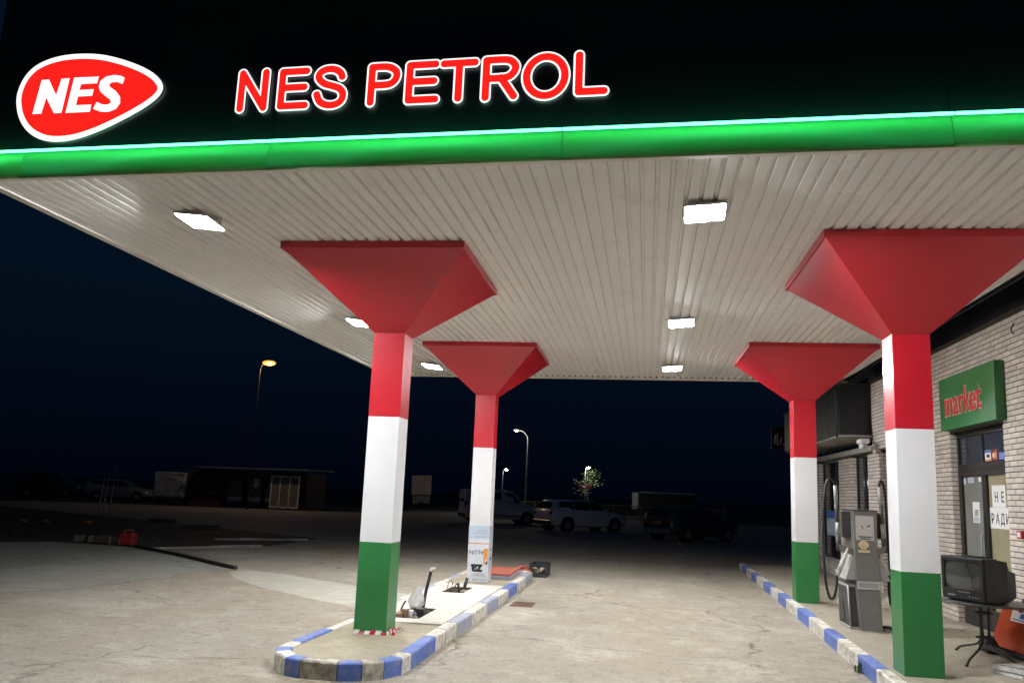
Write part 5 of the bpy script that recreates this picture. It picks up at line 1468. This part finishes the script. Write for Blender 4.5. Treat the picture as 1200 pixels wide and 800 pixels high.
# lorry far behind the cars
t = thing('box_lorry', 'lorry with pale cab end and dark box body behind cars', 'lorry', (4, 80, 0))
mb = MB(); mb.box((3.05, 79.2, .8), (8.6, 81.8, 2.32), 0, None, .04); obj('box_body', mb, M['paint_dark'], t)  # box colour darkened so the cab end reads as lit
mb = MB(); mb.box((3.05, 79.15, 2.321), (8.6, 79.3, 2.36)); obj('lit_edge_strip', mb, M['upvc'], t)  # added pale strip: bright top edge painted as colour
mb = MB(); mb.box((2.35, 79.3, .6), (3.03, 81.7, 2.30), 0, None, .12); cb = obj('cab', mb, M['upvc'], t)
mb = MB(); mb.box((2.33, 79.5, 1.4), (2.349, 81.5, 2.0)); obj('windscreen', mb, M['car_glass'], cb)
for x in (3.2, 7.2):
    for y in (79.4, 81.6):
        mb = MB(); mb.cyl((x, y - .15, .45), (x, y + .15, .45), .45, 20); obj('wheel', mb, M['rubber'], t)
mb = MB(); mb.box((2.6, 79.5, .45), (8.4, 81.5, .59)); obj('chassis', mb, M['dark_steel'], t)

# ================================================================ FAR ROADSIDE
t = thing('railing', 'yellowish metal railing behind the parked estate car', 'railing', (0, 53, 0))
mb = MB(); mb.box((-6.4, 52.97, 1.10), (9, 53.03, 1.17)); mb.box((-6.4, 52.98, .16), (9, 53.02, .20)); obj('rail', mb, M['fence'], t)
mb0 = MB(); mb0.box((-.012, -.012, .201), (.012, .012, 1.099))
b0 = obj('baluster', mb0, M['fence'], t, local=True)
b0.location = (-6.3, 0, 0)
for k_ in range(1, 120):
    c = b0.copy(); col.objects.link(c); c.parent = t; c.location = (-6.3 + k_ * .128, 0, 0)
for k_ in range(9):
    mb = MB(); mb.box((-6.4 + k_ * 1.9, 52.965, -.01), (-6.34 + k_ * 1.9, 53.035, 1.2)); obj('post', mb, M['fence'], t)
def street_lamp(x, y, h, arm, lens_m, label, sz=.16, pole_r=.055, pole_m='steel_pole', watts=0, tint=(1, .95, .85)):
    t = thing('street_lamp', label, 'street lamp', (x, y, 0), 0, 'street lamps in the distance')
    mb = MB(); sg = 1 if arm > 0 else -1
    pts = smooth_path([(x, y, -.01), (x + .0, y, h * .5), (x + .02, y, h - .75), (x + arm * .15, y, h - .3), (x + arm * .5, y, h - .03), (x + arm * .85, y, h + .02)], 5)
    mb.tube(pts, [pole_r * (1 - .45 * i / len(pts)) for i in range(len(pts))], 10); obj('pole', mb, M[pole_m], t)
    mb = MB(); mb.tube([(x + arm * .80, y, h + .05), (x + arm * .9, y, h + .07), (x + arm + sg * .3, y, h + .06), (x + arm + sg * .36, y, h + .04)], [.05, .11, .11, .04], 12); hd = obj('lamp_head', mb, M['housing'], t)
    mb = MB(); mb.blob((x + arm + sg * .12, y, h - .0), sz, 2, 0, (1.5, 1, .55)); obj('bulb', mb, lens_m, hd, smooth=True)
    mb = MB(); mb.cyl((x, y, -.01), (x, y, .9), pole_r * 1.5, 12); obj('base', mb, M[pole_m], t)
    if watts:
        ld = bpy.data.lights.new('lamp_light', 'POINT')
        ld.energy = watts; ld.color = tint; ld.shadow_soft_size = .08
        lo = bpy.data.objects.new('lamp_light', ld); col.objects.link(lo); lo.parent = t
        lo.location = (arm + sg * .3, -.35, h - .28)
    return t
street_lamp(-5.40, 55, 6.35, -.75, M['street_led'], 'tall steel street lamp with curved arm lit white behind van', .10, .07, watts=150, tint=(1, .9, .7))
street_lamp(-10.4, 75.5, 3.98, .25, M['street_led'], 'small bright white lamp low beside the far left column', .13)
street_lamp(-21.1, 41.75, 9.2, .45, M['sodium'], 'orange glowing street lamp alone in the dark left sky', .30, .035, 'frame', 300, (1, .66, .40))
street_lamp(-2.2, 75, 4.45, .22, M['street_led'], 'short lamp post with white light above lit leaves and banner', .12, watts=110, tint=(1, .95, .8))
t = thing('hanging_banner', 'small pinkish red banner on the lamp post with leaves', 'banner', (-2.1, 74.8, 2.35))
mb = MB(); mb.box((-2.75, 74.72, 2.36), (-2.35, 74.76, 2.78), 0, None, .01); mb.box((-2.0, 74.72, 2.38), (-1.5, 74.76, 2.78), 0, None, .01); obj('cloth', mb, M['banner'], t)
mb = MB(); mb.cyl((-2.8, 74.78, 2.80), (-1.45, 74.78, 2.80), .02, 8); obj('bar', mb, M['dark_steel'], t)
def tree(x, y, h, r, n, label, seed):
    rnd = random.Random(seed)
    t = thing('leafy_tree', label, 'tree', (x, y, 0), 0, 'trees along the far road')
    mb = MB()
    mb.tube([(x, y, -.02), (x + .05, y, h * .3), (x - .04, y + .05, h * .62), (x, y, h * .85)], [h * .03, h * .024, h * .015, h * .005], 8)
    tips = []
    for k_ in range(9):
        a = rnd.uniform(0, 6.28); z = h * rnd.uniform(.3, .7); e = Vector((x + math.cos(a) * r * rnd.uniform(.5, .9), y + math.sin(a) * r * rnd.uniform(.5, .9), z + h * rnd.uniform(.08, .25)))
        mb.tube([(x, y, z), tuple(Vector((x, y, z)).lerp(e, .5) + Vector((0, 0, .05 * h))), tuple(e)], [h * .011, h * .007, h * .003], 6); tips.append(e)
    tips += [Vector((x, y, h * .85)), Vector((x + .2, y, h * .7))]
    obj('trunk', mb, M['bark'], t)
    mb = MB()
    for k_ in range(n):
        c = rnd.choice(tips) + Vector((rnd.gauss(0, r * .26), rnd.gauss(0, r * .26), rnd.gauss(0, r * .2)))
        s_ = rnd.uniform(.08, .2) * (h / 5) ** .5; d = Vector((rnd.gauss(0, 1), rnd.gauss(0, 1), rnd.gauss(0, .6))).normalized(); w = d.orthogonal().normalized() * s_ * .5
        mb.face([c - d * s_, c + w, c + d * s_, c - w])
    obj('crown', mb, M['leaf'], t)
tree(-2.0, 76.0, 4.6, 1.15, 520, 'small leafy tree lit by the lamp beside the banner', 1)
# white notice board with crumpled sheeting under it
t = thing('notice_board', 'pale square board on legs with crumpled white sheeting hung below', 'board', (-13.3, 55, 0))
T = Matrix.Translation((-13.35, 55, 0)) @ Matrix.Rotation(-.03, 4, 'Y')
mb = MB(); mb.box((-.78, -.03, 1.28), (.72, .03, 2.72), 0, T, .01); obj('panel', mb, M['tarp'], t)
mb = MB()
for x in (-.6, .55): mb.box((x - .03, .035, -.01), (x + .03, .09, 2.5), 0, T)
obj('leg', mb, M['dark_steel'], t)
mb = MB(); g = []
for i in range(14):
    g.append([mb.bm.verts.new(T @ Vector((-.68 + i * .105, -.05 + random.uniform(-.08, .05), 1.22 - j * .14 - random.uniform(0, .07) - (.1 if 4 < i < 9 and j > 2 else 0) * -1)) ) for j in range(5)])
for i in range(13):
    for j in range(4): mb.bm.faces.new((g[i][j], g[i + 1][j], g[i + 1][j + 1], g[i][j + 1]))
bmesh.ops.solidify(mb.bm, geom=list(mb.bm.faces), thickness=.01)
obj('sheeting', mb, M['white_plastic'], t)
# unreadable pale lettering on a dark board beyond the shop
t = thing('roadside_sign', 'dark sign board with blurred pale lettering left of far right column', 'sign', (7.6, 20, 0))
mb = MB(); mb.box((7.16, 20.02, 3.45), (8.3, 20.12, 4.2), 0, None, .01); obj('board', mb, M['parapet'], t)
mb = MB(); mb.cyl((7.95, 20.2, -.01), (7.95, 20.2, 4.2), .05, 10); obj('post', mb, M['dark_steel'], t)
mb = MB()
for (x, z0, z1, sl) in ((7.24, 3.62, 3.92, .03), (7.33, 3.58, 3.96, 0), (7.41, 3.60, 3.85, .06), (7.53, 3.58, 3.63, 0), (7.62, 3.60, 4.12, .0), (7.70, 3.62, 3.98, .05), (7.78, 3.66, 3.88, 0), (7.9, 3.62, 4.0, .04), (8.05, 3.62, 3.95, 0)):
    mb.hexa([(x, 20.0, z0), (x + .03, 20.0, z0), (x + .03, 20.018, z0), (x, 20.018, z0), (x + sl, 20.0, z1), (x + .03 + sl, 20.0, z1), (x + .03 + sl, 20.018, z1), (x + sl, 20.018, z1)])
obj('lettering', mb, M['paper'], t)
